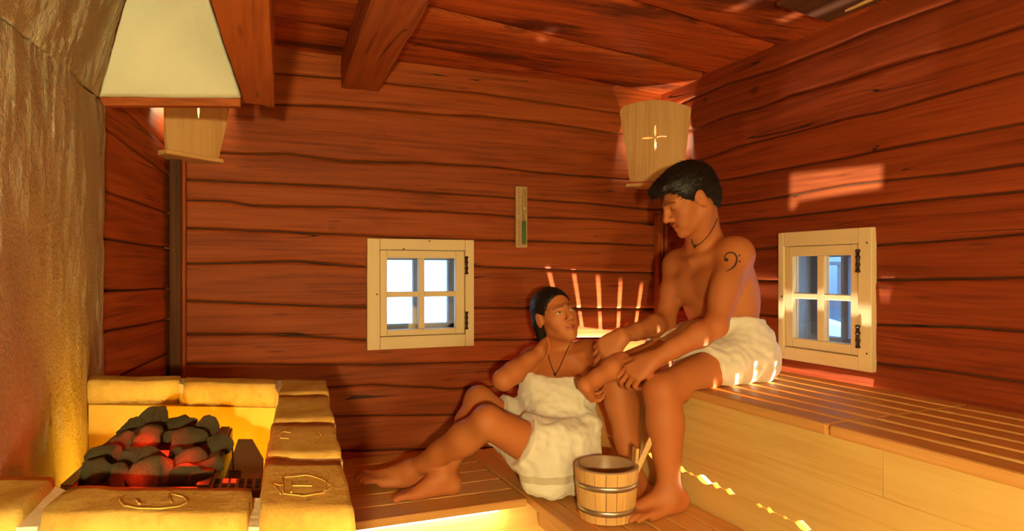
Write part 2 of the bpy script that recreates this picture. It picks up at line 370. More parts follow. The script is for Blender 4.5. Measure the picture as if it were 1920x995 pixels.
def block_daylight(wall, p0, nrm, uax, u0, u1, hole=None):
    """dark sheets added behind the logs, so that no daylight comes through the joints"""
    p0 = Vector(p0)
    rects = [(u0, u1, 0.0, CEIL+0.02)] if not hole else [(u0, hole[0]-0.001, 0, CEIL+0.02), (hole[1]+0.001, u1, 0, CEIL+0.02), (hole[0], hole[1], 0, hole[2]-0.001), (hole[0], hole[1], hole[3]+0.001, CEIL+0.02)]
    for a, b, z0, z1 in rects:
        obox('daylight_sheet', p0+uax*a+UP*z0-nrm*0.05, uax*(b-a), nrm*0.028, UP*(z1-z0), M['dark'], wall, 0)  # unseen sheet added to stop daylight
XAX = Vector((1, 0, 0)); YN = Vector((0, -1, 0))
back_pts = [
 [(517,136),(642,146),(726,155),(900,175),(1050,196),(1163,212)],
 [(430,191),(515,195),(650,199),(811,213),(900,217),(1020,229),(1167,250)],
 [(348,285),(425,287),(541,288),(650,301),(791,305),(911,311),(1000,322),(1100,330),(1177,336)],
 [(348,337),(500,343),(650,350),(800,360),(964,371),(1101,381),(1228,393)],
 [(348,375),(433,377),(470,385),(618,387),(650,387),(867,399),(964,406),(1121,411),(1228,421)],
 [(346,427),(557,435),(686,441),(780,446),(887,450),(1050,453),(1228,460)],
 [(346,494),(557,490),(686,500),(888,499),(1095,508),(1228,511)],
 [(344,564),(501,570),(686,576),(888,577),(1228,579)],
 [(344,627),(493,627),(686,637),(888,638),(1228,632)],
 [(344,681),(700,684),(850,679),(950,677),(1228,676)],
 [(344,729),(616,726),(700,721),(850,728),(1000,722),(1228,722)],
 [(344,783),(630,780),(700,779),(870,778),(1228,770)],
 [(640,846),(700,845),(827,842),(1228,835)]]
wall_back = tag(empty('wall_back', (0.8, D, 0)), 'back wall of stacked reddish hewn logs behind the seated people', 'wall', kind='structure')
bw0 = Vector((0, D, 0))
seams = [seam_uz(p, bw0, YN, XAX, -0.45, 2.0) for p in back_pts]
wl, wr = on_plane(701, 550, bw0, YN).x, on_plane(873, 550, bw0, YN).x
wzt, wzb = on_plane(787, 462, bw0, YN).z, on_plane(787, 640, bw0, YN).z
log_wall(wall_back, seams, bw0, YN, XAX, -0.50, 2.02, CEIL+0.02, 0.0, hole=(wl, wr, wzb, wzt), seed=3)
block_daylight(wall_back, bw0, YN, XAX, -0.50, 2.02, (wl, wr, wzb, wzt))

right_pts = [
 [(1269,197),(1365,155),(1452,130),(1560,88),(1645,52),(1795,0),(1920,-48)],
 [(1296,244),(1359,219),(1423,203),(1480,180),(1580,152),(1654,127),(1741,100),(1828,76),(1920,47)],
 [(1298,306),(1383,274),(1495,247),(1580,223),(1650,210),(1773,174),(1920,134)],
 [(1336,342),(1444,321),(1580,297),(1705,270),(1920,230)],
 [(1339,386),(1415,377),(1580,348),(1711,333),(1786,325),(1920,307)],
 [(1365,417),(1502,402),(1580,393),(1726,375),(1920,358)],
 [(1413,467),(1464,462),(1645,460),(1755,452),(1920,438)],
 [(1415,527),(1465,527),(1645,525),(1920,520)],
 [(1420,590),(1648,609),(1811,614),(1920,621)],
 [(1430,652),(1650,682),(1761,695),(1920,717)],
 [(1430,740),(1920,860)], [(1430,800),(1920,960)], [(1430,870),(1920,1090)]]
wall_right = tag(empty('wall_right', (1.98, 1.2, 0)), 'right wall of wide reddish brown logs above the slatted upper bench', 'wall', kind='structure')
seams = [seam_uz(p, CORNER, WN, WT, 0, 5) for p in right_pts]
def ru(px): return (on_plane(px, 560, CORNER, WN)-CORNER).dot(WT)
rwl, rwr = ru(1481), ru(1612)
rzt, rzb = on_plane(1550, 450, CORNER, WN).z, on_plane(1550, 662, CORNER, WN).z
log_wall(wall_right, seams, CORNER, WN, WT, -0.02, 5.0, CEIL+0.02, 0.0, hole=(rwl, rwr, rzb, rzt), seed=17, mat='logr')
block_daylight(wall_right, CORNER, WN, WT, -0.02, 5.0, (rwl, rwr, rzb, rzt))

# short log wall in the left alcove, behind the plaster
LA, LB = Vector((-0.44, 2.156, 0)), Vector((-0.345, 2.815, 0))
LU = (LB-LA).normalized(); LN = Vector((LU.y, -LU.x, 0))
left_pts = [[(224,197),(309,270)], [(201,239),(320,329)], [(196,355),(318,399)], [(194,446),(318,465)], [(192,545),(315,541)], [(196,623),(315,598)], [(190,722),(315,663)]]
wall_alcove = tag(empty('wall_alcove', (-0.4, 2.45, 0)), 'short dark log wall between plaster edge and left corner post', 'wall', kind='structure')
seams = [seam_uz(p, LA, LN, LU, -0.05, 0.7) for p in left_pts]
log_wall(wall_alcove, seams, LA, LN, LU, -0.12, 0.66, CEIL+0.02, 0.0, seed=31)
block_daylight(wall_alcove, LA, LN, LU, -0.12, 0.66)

# walls behind and beside the camera (same log build, plain level courses)
def level(z): return lambda u: z
lv = [level(z) for z in (1.9, 1.6, 1.3, 1.05, 0.8, 0.5, 0.25)]
wall_front = tag(empty('wall_front', (0.5, -2.2, 0)), 'log wall behind the camera', 'wall', kind='structure')
log_wall(wall_front, lv, Vector((2.3, -2.2, 0)), Vector((0,1,0)), Vector((-1,0,0)), 0, 3.4, CEIL+0.02, 0, du=0.2, mat='greylog')
block_daylight(wall_front, Vector((2.3, -2.2, 0)), Vector((0,1,0)), Vector((-1,0,0)), 0, 3.4)
wall_left = tag(empty('wall_left', (-1.0, -1, 0)), 'log wall on the left behind the stove corner', 'wall', kind='structure')
log_wall(wall_left, lv, Vector((-1.0, -2.25, 0)), Vector((1,0,0)), Vector((0,1,0)), 0, 5.2, CEIL+0.02, 0, du=0.2, mat='greylog')
block_daylight(wall_left, Vector((-1.0, -2.25, 0)), Vector((1,0,0)), Vector((0,1,0)), 0, 5.2)

# corner posts
def post(name, px0, px1, y, base, label):
    p = on_plane(px0, 550, (0, y, 0), YN); q = on_plane(px1, 550, (0, y, 0), YN); return p.x, q.x
x0, x1 = post('a', 1231, 1256, D-0.03, 0, '')
t1 = tag(obox('trim_1', (x0, D-0.045, PLAT), (x1-x0, 0, 0), (0, 0.04, 0), (0,0,1.08), M['beam'], None, 0.004, 2), 'narrow vertical wooden batten in the right corner behind the person on the bench', 'batten', kind='structure')
x0, x1 = post('b', 319, 341, D-0.06, 0, '')
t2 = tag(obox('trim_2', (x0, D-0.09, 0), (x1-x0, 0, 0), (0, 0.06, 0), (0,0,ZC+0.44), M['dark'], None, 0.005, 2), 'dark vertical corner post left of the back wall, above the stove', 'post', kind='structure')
x0, x1 = post('b', 341, 349, D-0.03, 0, '')
t3 = tag(obox('trim_3', (x0, D-0.05, 0), (x1-x0, 0, 0), (0, 0.045, 0), (0,0,ZC+0.43), M['log'], None, 0.003, 2), 'thin reddish batten beside the dark corner post', 'batten', kind='structure')

# ------------------------------------------------------------------ ceiling boards (slightly skewed to the walls, as traced) and floor
ceiling = tag(empty('ceiling', (0.6, 1.0, CEIL)), 'ceiling of dark streaked boards with uneven seams', 'ceiling', kind='structure')
SL = 0.205
cy = [-2.3, -1.9, -1.4, -0.95, -0.5, -0.1, 0.28, 0.66, 1.02, 1.40, 1.83, 2.28, 2.62, 3.3]
for i in range(len(cy)-1):
    drop = rnd.uniform(0, 0.010) + (0.012 if i % 2 else 0)
    a, b = cy[i]+0.004, cy[i+1]-0.004; verts, faces, gcs = [], [], []
    go = Vector((rnd.uniform(0,30), rnd.uniform(0,30), 0)); nx, ny = 40, 6
    for ix in range(nx+1):
        x = -1.1+3.5*ix/nx
        for iy in range(ny+1):
            v = 0.5-0.5*math.cos(iy/ny*math.pi); y = a+(b-a)*v+SL*(x-0.5)-0.08+0.006*noise.noise(Vector((x*4, cy[i]+(cy[i+1]-cy[i])*round(v)*1.0, 0)))*(1 if iy in (0, ny) else 0)
            e = max(0, 1-min(v, 1-v)*(b-a)/0.03)
            z = CEIL-drop+0.012*e*e+0.004*noise.noise(Vector((x*2, y*9, i)))
            verts.append((x, y, z)); gcs.append(Vector((x, y, 0))+go)
        verts += [(x, b+SL*(x-0.5)-0.08, CEIL+0.06), (x, a+SL*(x-0.5)-0.08, CEIL+0.06)]; gcs += [Vector((x, b, 0.06))+go, Vector((x, a, 0.06))+go]
    S = ny+3
    for ix in range(nx):
        for k in range(S): faces.append((ix*S+k, ix*S+(k+1) % S, (ix+1)*S+(k+1) % S, (ix+1)*S+k))
    faces.append(tuple(range(S))[::-1]); faces.append(tuple(nx*S+k for k in range(S)))
    o = put('board', verts, faces, M['ceil'], ceiling, smooth=True, gc=gcs)
    o.modifiers.new('edges', 'EDGE_SPLIT').split_angle = math.radians(50)
obox('backing', (-1.2, -2.4, CEIL+0.062), (3.7, 0, 0), (0, 5.6, 0), (0, 0, 0.03), M['dark'], ceiling, 0)
floor = tag(obox('floor', (-1.2, -2.4, -0.05), (3.7, 0, 0), (0, 5.4, 0), (0, 0, 0.05), M['stonefloor'], None, 0, 0), 'plain floor below the wooden platforms', 'floor', kind='structure')

# ------------------------------------------------------------------ ceiling beams
def beam(name, a0, a1, b0, b1, zb, zt, label, seed):
    """a0,a1: left/right bottom edges at the far end, b0,b1 at the near end (points in plan)"""
    verts, faces, gcs = [], [], []; n = 60; prof = 6
    for i in range(n+1):
        t = i/n
        l = Vector(a0).lerp(Vector(b0), t); r = Vector(a1).lerp(Vector(b1), t)
        ring = []
        for k in range(prof+1): ring.append((l.lerp(r, k/prof), zb))
        for k in range(1, 5): ring.append((r, zb+(zt-zb)*k/4))
        for k in range(3, 0, -1): ring.append((l, zb+(zt-zb)*k/4))
        ring.insert(0, (l, zt)) ; c = (l+r)/2
        for q, z in ring:
            p = Vector((q.x, q.y, z)); d = Vector((q.x-c.x, q.y-c.y, z-(zb+zt)/2)).normalized()
            p += d*(0.006*noise.noise(Vector((p.x*14, p.y*2.2, p.z*14+seed)))+0.003*noise.noise(Vector((p.x*40, p.y*9, p.z*40+seed))))
            if t > 0: pass
            verts.append(p); gcs.append(Vector((t*(Vector(a0)-Vector(b0)).length, q.x*0.9+seed, z)))
    S = len(ring)
    for i in range(n):
        for k in range(S): faces.append((i*S+k, i*S+(k+1) % S, (i+1)*S+(k+1) % S, (i+1)*S+k))
    faces.append(tuple(range(S))[::-1]); faces.append(tuple(n*S+k for k in range(S)))
    o = put(name, verts, faces, M['beam'], None, smooth=True, gc=gcs); o.modifiers.new('edges', 'EDGE_SPLIT').split_angle = math.radians(35)
    bm = bmesh.new(); bm.from_mesh(o.data); bmesh.ops.recalc_face_normals(bm, faces=bm.faces); bm.to_mesh(o.data); bm.free()
    return tag(o, label, 'beam')
beam('ceiling_beam', (0.296, 2.81, 0), (0.455, 2.81, 0), (0.21, -2.2, 0), (0.36, -2.2, 0), ZC+0.77, CEIL+0.01, 'cracked reddish ceiling beam running into the back wall above the window', 5)
beam('ceiling_beam', (-0.055, 1.905, 0), (0.02, 1.915, 0), (-0.17, -0.4, 0), (-0.03, -0.4, 0), ZC+0.455, CEIL+0.01, 'lighter brown hewn beam beside the white stove hood, ending short of the wall', 9)
# dark planks hanging lower in the far right of the ceiling
u = on_z(1552, 42, CEIL-0.045); w2 = on_z(1640, 8, CEIL-0.045)
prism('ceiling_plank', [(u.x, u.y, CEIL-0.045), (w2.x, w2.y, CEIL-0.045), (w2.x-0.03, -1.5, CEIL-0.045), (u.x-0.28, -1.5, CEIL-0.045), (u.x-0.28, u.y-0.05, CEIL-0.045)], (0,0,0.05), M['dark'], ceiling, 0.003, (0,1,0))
u0 = u+(w2-u)*0.30; 
prism('ceiling_plank', [(u0.x-0.04, u0.y-0.05, CEIL-0.055), (w2.x-0.05, w2.y-0.04, CEIL-0.055), (w2.x-0.08, -1.5, CEIL-0.055), (u0.x-0.16, -1.5, CEIL-0.055)], (0,0,0.012), M['lampwood'], ceiling, 0.002, (0,1,0))

# ------------------------------------------------------------------ plaster wall beside the stove
PA, PB = Vector((-0.3166, 0.92, 0)), Vector((-0.44, 2.156, 0)); PU = (PB-PA).normalized(); PN = Vector((PU.y, -PU.x, 0))
c0, c1 = on_plane(0, 30, PA, PN), on_plane(180, 181, PA, PN)
cs = (c1.z-c0.z)/((c1-c0).dot(PU)); cu0 = (c0-PA).dot(PU)
def crease(u_): return c0.z + cs*(u_-cu0)
verts, faces = [], []; plen = (PB-PA).length; nu, nz = 130, 130
for i in range(nu+1):
    uu = plen*i/nu
    for k in range(nz+1):
        z = crease(uu)*k/nz; p = PA+PU*uu; p = Vector((p.x, p.y, z))
        d = 0.010*noise.noise(Vector((uu*3, z*2.2, 1)))+0.004*noise.noise(Vector((uu*14, z*10, 2)))+0.0022*noise.noise(Vector((uu*55, z*55, 3)))+0.0012*noise.noise(Vector((uu*130, z*130, 5)))
        d += -0.012*math.exp(-((uu-0.46-0.02*math.sin(z*3))/0.010)**2)*0.5
        if i == nu: d -= 0.02
        verts.append(p+PN*d)
for i in range(nu):
    for k in range(nz):
        a = i*(nz+1)+k; faces.append((a, a+nz+1, a+nz+2, a+1))
b0 = len(verts); back = PN*-0.05
for k in range(nz+1): verts.append(verts[nu*(nz+1)+k]+back+PU*(0.006*noise.noise(Vector((k*0.6, 0, 0)))))
for k in range(nz): faces.append((nu*(nz+1)+k, b0+k, b0+k+1, nu*(nz+1)+k+1))
b1 = len(verts); verts += [PA+back, Vector((*(PA+back).xy, crease(0)))]
faces += [(b1, b0, b0+nz, b1+1)[::-1]]
tag(put('wall_plaster', verts, faces, M['plaster'], None, smooth=True), 'rough cream plaster wall at the left of the brick stove', 'wall', kind='structure')
obox('wall_return', (-1.02, 0.93, 0), (0.69, 0, 0), (0, 0.05, 0), (0, 0, 2.2), M['plaster'], None, 0)
tag(bpy.data.objects['wall_return'], 'plaster return wall left of the stove', 'wall', kind='structure')

# ------------------------------------------------------------------ hood above the stove (its inside is what shows)
HZ = ZC+0.46
hood = tag(empty('stove_hood', (-0.25, 1.5, HZ)), 'white plastered hood above the brick stove with a wooden lower edge', 'hood')
h_l, h_r = on_plane(181, 181, PA, PN)+PN*0.004, C(450, 184, 1.752)
tl, tr = C(236, 0, 1.588), C(388, 0, 1.588)
def ext(p, q, k): return p+(q-p)*k
tl2, tr2 = ext(h_l, tl, 2.3), ext(h_r, tr, 2.3)
def patch(name, a, b, c, d, mat, parent, amp, nu=50, nv=40, sd=0, thick=0.02):
    v, f = [], []; nn = (b-a).cross(d-a).normalized()
    for i in range(nu+1):
        for k in range(nv+1):
            p = a.lerp(b, i/nu).lerp(d.lerp(c, i/nu), k/nv)
            v.append(p+nn*(amp*noise.noise(p*7+Vector((sd,0,0)))+amp*0.35*noise.noise(p*40)+amp*0.2*noise.noise(p*110)))
    for i in range(nu):
        for k in range(nv):
            q = i*(nv+1)+k; f.append((q, q+nv+1, q+nv+2, q+1))
    o = put(name, v, f, mat, parent, smooth=True); s = o.modifiers.new('thick', 'SOLIDIFY'); s.thickness = thick; s.offset = -1; return o
patch('back_face', h_l, h_r, tr2, tl2, M['hoodplaster'], hood, 0.004)
s0 = on_plane(-160, -104, PA, PN)+PN*0.004
s0 = Vector((PA.x, PA.y, crease(0)))+PN*0.004
patch('side_face', s0, h_l, tl2, ext(s0, s0+(tl-h_l), 2.3), M['plaster'], hood, 0.010, 90, 50, 4)
tv = (h_r-h_l)
prism('trim_board', [h_l+Vector((0,0,0.0)), h_r+tv*0.004, h_r+tv*0.004+Vector((0,0,-0.022)), h_l+Vector((0.012,0,-0.022))], Vector((0,0.025,0)), M['beam'], hood, 0.002, (1,0,0))

# ------------------------------------------------------------------ brick stove surround
stove = tag(empty('brick_stove', (-0.1, 1.2, 0)), 'low brick surround of the heater with lime mortar and pale bricks', 'stove')
def brick(corners, h=0.058, seed=0, z=STOVE):
    """corners: four pixel corners of its top face, far-left, far-right, near-right, near-left"""
    q = [on_z(px, py, z) for px, py in corners]; n, m = 12, 6; v, f, gi = [], [], {}
    cen = sum(q, Vector())/4
    bm = bmesh.new()
    def pos(a, b, c): # a across, b along near, c depth
        p = q[0].lerp(q[1], a).lerp(q[3].lerp(q[2], a), b); return p-Vector((0,0,c*h))
    def vid(i, j, k):
        key = (i, j, k)
        if key not in gi:
            p = pos(i/n, j/m, k/3)
            ex = (i in (0, n))+(j in (0, m))+(k in (0, 3))
            d = (p-cen+Vector((0,0,h/2))).normalized()
            p += Vector((noise.noise(p*13+Vector((seed,0,0))), noise.noise(p*13+Vector((0,seed,0))), noise.noise(p*13+Vector((0,0,seed)))))*0.004
            if ex >= 2: p -= d*(0.003+0.003*abs(noise.noise(p*40)))*(ex-1)
            p += Vector((noise.noise(p*60), noise.noise(p*60+Vector((9,0,0))), noise.noise(p*60+Vector((0,9,0)))))*0.0012
            gi[key] = len(v); v.append(p)
        return gi[key]
    for i in range(n):
        for j in range(m):
            f.append((vid(i,j,0), vid(i,j+1,0), vid(i+1,j+1,0), vid(i+1,j,0))); f.append((vid(i,j,3), vid(i+1,j,3), vid(i+1,j+1,3), vid(i,j+1,3)))
    for k in range(3):
        for i in range(n):
            f.append((vid(i,0,k), vid(i+1,0,k), vid(i+1,0,k+1), vid(i,0,k+1))); f.append((vid(i,m,k), vid(i,m,k+1), vid(i+1,m,k+1), vid(i+1,m,k)))
        for j in range(m):
            f.append((vid(0,j,k), vid(0,j,k+1), vid(0,j+1,k+1), vid(0,j+1,k))); f.append((vid(n,j,k), vid(n,j+1,k), vid(n,j+1,k+1), vid(n,j,k+1)))
    return put('brick', v, f, M['brick'], stove, smooth=True)
bricks = {}
bricks['b1'] = brick([(152,703),(343,704),(338,714),(155,714)], seed=1)
bricks['b2'] = brick([(347,705),(522,709),(519,720),(341,716)], seed=2)
bricks['c1'] = brick([(528,709),(614,709),(618,737),(521,737)], seed=3)
bricks['c2'] = brick([(521,739),(618,739),(629,787),(510,789)], seed=4)
bricks['c3'] = brick([(510,791),(629,789),(642,855),(496,855)], seed=5)
bricks['c4'] = brick([(496,859),(643,859),(670,962),(484,966)], seed=6)
bricks['f1'] = brick([(132,908),(477,912),(470,968),(64,966)], seed=7)
bricks['f2'] = brick([(-25,892),(106,890),(36,968),(-100,975)], seed=8)
def hexq(name, top, zt, zb, mat, parent, bevel=0.0):
    v = [Vector((p.x, p.y, zb)) for p in top]+[Vector((p.x, p.y, zt)) for p in top]
    o = put(name, v, [(0,1,2,3),(7,6,5,4),(0,4,5,1),(1,5,6,2),(2,6,7,3),(3,7,4,0)], mat, parent, bevel=bevel)
    bm = bmesh.new(); bm.from_mesh(o.data); bmesh.ops.recalc_face_normals(bm, faces=bm.faces); bm.to_mesh(o.data); bm.free(); return o
def inset(corners, k):
    q = [on_z(px, py, STOVE) for px, py in corners]; c = sum(q, Vector())/4; return [p+(c-p)*k for p in q]
zb_ = STOVE-0.056
hexq('masonry', inset([(166,703),(526,708),(519,720),(166,715)], 0.0), zb_, 0.0, M['wellplaster'], stove)
hexq('masonry', inset([(528,709),(613,709),(668,962),(486,962)], 0.0), zb_, 0.0, M['wellplaster'], stove)
hexq('masonry', inset([(-25,895),(482,913),(482,964),(-100,970)], 0.0), zb_, 0.0, M['mortar'], stove)
hexq('mortar_joint', inset([(470,912),(492,912),(488,964),(466,964)], 0), STOVE-0.014, zb_, M['mortar'], stove)
hexq('mortar_joint', inset([(103,893),(140,908),(70,966),(30,968)], 0), STOVE-0.012, zb_, M['mortar'], stove)
hexq('mortar_joint', inset([(339,704),(349,705),(344,716),(336,714)], 0), STOVE-0.006, zb_, M['mortar'], stove)
hexq('mortar_joint', inset([(519,708),(531,708),(524,738),(516,722)], 0), STOVE-0.006, zb_, M['mortar'], stove)
hexq('mortar_joint', inset([(497,852),(641,853),(643,861),(496,861)], 0), STOVE-0.004, zb_, M['mortar'], stove)
hexq('mortar_joint', inset([(511,787),(628,786),(630,792),(509,792)], 0), STOVE-0.006, zb_, M['mortar'], stove)
# stamped marks pressed into the bricks (thin raised outlines)
def stamp(br, polys):
    bv = BVHTree.FromPolygons([v.co.copy() for v in br.data.vertices], [tuple(p.vertices) for p in br.data.polygons])
    for poly in polys:
        pts_ = []
        for (x0, y0), (x1, y1) in zip(poly[:-1], poly[1:]):
            for k in range(6): pts_.append((x0+(x1-x0)*k/6, y0+(y1-y0)*k/6))
        pts_.append(poly[-1]); w_ = []
        for px, py in pts_:
            h_ = bv.ray_cast(on_z(px, py, STOVE)+UP*0.05, -UP)
            if h_[0] is not None: w_.append(h_[0]+UP*0.0003)
        if len(w_) > 2: tube('stamp', w_, 0.0012, M['brick'], br, 6)
stamp(bricks['c4'], [[(530,895),(575,891),(604,898),(622,910),(606,923),(570,931),(532,928),(530,895)], [(546,903),(546,925)], [(548,912),(585,912)], [(612,901),(608,921)], [(530,912),(508,907)], [(509,907),(520,918),(526,929)]])
stamp(bricks['c3'], [[(545,812),(532,810),(523,815),(527,823),(541,824)], [(597,809),(603,817)], [(626,812),(634,822)]])
stamp(bricks['f1'], [[(232,926),(224,936),(232,948),(262,954),(300,955),(336,950),(352,941),(344,930),(318,925)], [(255,934),(262,945)], [(316,931),(322,944)]])

# ------------------------------------------------------------------ heater with stones
heater = tag(empty('sauna_heater', (-0.1, 1.1, 0)), 'steel sauna heater with glowing coils sunk inside the brick surround', 'heater')
RZ = STOVE-0.035
hl0, hl1 = on_z(113, 912, RZ), on_z(243, 797, RZ)
hr0, hr1 = on_z(392, 912, RZ), on_z(432, 802, RZ)
def sheet(name, a, b, down, thick, mat, parent):
    d = (b-a); n = Vector((d.y, -d.x, 0)).normalized()*thick
    return prism(name, [a, b, b-UP*down, a-UP*down], n, mat, parent, 0.001)
sheet('rim', hl0, hl1, 0.22, 0.004, M['steel'], heater); sheet('rim', hr0, hr1, 0.22, 0.004, M['steel'], heater)
sheet('rim', hl1, hr1, 0.22, 0.004, M['steel'], heater); sheet('rim', hl0, hr0, 0.22, 0.004, M['steel'], heater)
lipv = (hr0-hl0).normalized()*0.018
prism('lip', [hl0, hl1, hl1+lipv, hl0+lipv], UP*0.003, M['steel'], heater, 0.001)
prism('lip', [hr0, hr1, hr1-lipv, hr0-lipv], UP*0.003, M['steel'], heater, 0.001)
hexq('body', [hl1-UP*0.1, hr1-UP*0.1, hr0-UP*0.1, hl0-UP*0.1], RZ-0.13, 0.25, M['steel'], heater)
# heat shield and slotted guard right of the stones
g0, g1, g2, g3 = C(440,800,1.22), C(492,870,0.99), C(487,905,0.92), C(418,893,0.93)
gp = [C(446,812,1.20), C(474,811,1.20), C(494,842,1.08), C(492,892,0.95), C(414,892,0.93)]
gp = [Vector((p.x, p.y, 0)) for p in gp]
sh = put('heat_shield', [Vector((p.x,p.y,RZ-0.012)) for p in gp]+[Vector((p.x,p.y,RZ-0.2)) for p in gp], [(0,4,3,2,1)]+[(i,i+5,(i+1)%5+5,(i+1)%5)[::-1] for i in range(5)], M['steel'], heater, bevel=0.002)
s_a, s_b = on_z(402, 896, RZ-0.004), on_z(492, 896, RZ-0.004)
s_c, s_d = on_z(490, 916, RZ-0.004), on_z(396, 916, RZ-0.004)
gd = prism('slotted_guard', [s_a, s_b, s_c, s_d], UP*-0.003, M['steel'], heater, 0.0005)
for i in range(6):
    for j in range(2):
        a = (i+0.18)/6; b = (i+0.80)/6; c = 0.12+0.45*j; d = c+0.33
        def gq(s, t): return s_a.lerp(s_b, s).lerp(s_d.lerp(s_c, s), t)+UP*0.0004
        prism('slot', [gq(a,c), gq(b,c), gq(b,d), gq(a,d)], UP*0.0006, M['hotcoil'] if i in (1,2) and j == 0 else M['black'], gd, 0)
for k in range(4):
    y_ = 882+k*4
    prism('vent', [on_z(428, y_, RZ-0.0115), on_z(452, y_, RZ-0.0115), on_z(452, y_+1.6, RZ-0.0115), on_z(428, y_+1.6, RZ-0.0115)], UP*0.0006, M['black'], sh, 0)
prism('seam', [on_z(434, 835, RZ-0.0115), on_z(437, 835, RZ-0.0115), on_z(439, 881, RZ-0.0115), on_z(436, 881, RZ-0.0115)], UP*0.0005, M['black'], sh, 0)
tube('coil', [on_z(180, 880, RZ-0.03), on_z(250, 850, RZ-0.03), on_z(330, 850, RZ-0.03), on_z(385, 880, RZ-0.03), on_z(330, 905, RZ-0.03), on_z(220, 905, RZ-0.03)], 0.006, M['hotcoil'], heater, 8, True)

def stone_mesh(seed):
    bm = bmesh.new(); bmesh.ops.create_icosphere(bm, subdivisions=4, radius=1.0)
    r = random.Random(seed); planes = [Vector((r.gauss(0,1), r.gauss(0,1), r.gauss(0,1))).normalized() for _ in range(9)]; ds = [r.uniform(0.48, 0.80) for _ in planes]
    for v in bm.verts:
        p = v.co.copy()
        for n_, d_ in zip(planes, ds):
            s = p.dot(n_)-d_
            if s > 0: p -= n_*s*0.98
        p *= 1+0.16*noise.noise(p*1.7+Vector((seed,0,0)))+0.05*noise.noise(p*5+Vector((0,seed,0)))+0.03*noise.noise(p*13)
        v.co = p
    me = bpy.data.meshes.new('sauna_stone'); bm.to_mesh(me); bm.free()
    me.materials.append(M['stone']); me.polygons.foreach_set('use_smooth', np.ones(len(me.polygons), dtype=bool)); return me
smeshes = [stone_mesh(s) for s in range(7)]
stones = [ # px, py, depth, radius px, label
 (293,793,1.17,31,'pointed grey-green sauna stone standing highest at the top of the pile'),
 (329,802,1.18,26,'rounded dark stone to the right of the topmost stone'),
 (355,800,1.20,16,'small dark stone wedged at the back of the pile'),
 (383,812,1.14,32,'large grey stone at the back right of the pile'),
 (248,815,1.14,30,'dark stone at the back left edge of the pile'),
 (404,838,1.08,27,'grey stone along the right rim of the heater'),
 (222,842,1.07,32,'dark red-lit stone on the left slope of the pile'),
 (276,828,1.09,33,'stone glowing red just below the topmost stone'),
 (312,822,1.12,22,'small stone in the dark gap behind the glowing stones'),
 (348,835,1.08,36,'broad dark red stone in the centre of the pile'),
 (196,866,1.00,30,'dark stone low on the left slope beside the steel rim'),
 (240,868,0.99,28,'dark stone between the left slope and the glowing centre'),
 (288,868,1.00,34,'flat-topped stone in the middle of the pile'),
 (330,862,1.01,22,'small cracked stone beside the brightest red glow'),
 (356,868,0.99,30,'stone with the brightest red glow, right of the centre'),
 (392,874,0.98,22,'narrow grey stone leaning on the right rim'),
 (178,893,0.94,32,'broad grey stone in the front left corner of the heater'),
 (228,900,0.93,30,'dark stone in the front row left of the middle'),
 (285,900,0.93,40,'wide red-lit stone at the front middle'),
 (345,897,0.93,26,'stone in the front row right of the middle'),
 (372,897,0.93,24,'pointed dark stone in the front right corner')]
for i, (px, py, Z, rp, lab) in enumerate(stones):
    o = bpy.data.objects.new('sauna_stone', smeshes[i % 7]); COL.objects.link(o)
    o.location = C(px, py, Z); r = rp*Z/F_PX*1.12
    o.scale = (r*rnd.uniform(0.95,1.15), r*rnd.uniform(0.9,1.2), r*rnd.uniform(0.8,1.0)); o.rotation_euler = (rnd.uniform(-0.6,0.6), rnd.uniform(-0.6,0.6), rnd.uniform(0,6))
    tag(o, lab, 'stone', 'stones piled on the sauna heater')
# lower layers of the pile that carry the visible ones, and the red glow of the coils between the stones
for k, (px, py, Z, e) in enumerate([(276,818,1.048,0.9),(352,852,0.948,1.0),(248,888,0.905,0.25)]):
    point_light('coil_glow', C(px, py, Z), e*0.30, (1.0, 0.03, 0.006), 0.006)
point_light('stove_light', C(265, 815, 1.38)-UP*0.05, 1.2, (1.0, 0.47, 0.02), 0.03)
point_light('stove_light', C(420, 815, 1.36)-UP*0.08, 1.3, (1.0, 0.47, 0.02), 0.03)
point_light('stove_light', C(190, 880, 0.93)+UP*0.03, 0.02, (1.0, 0.50, 0.03), 0.05)
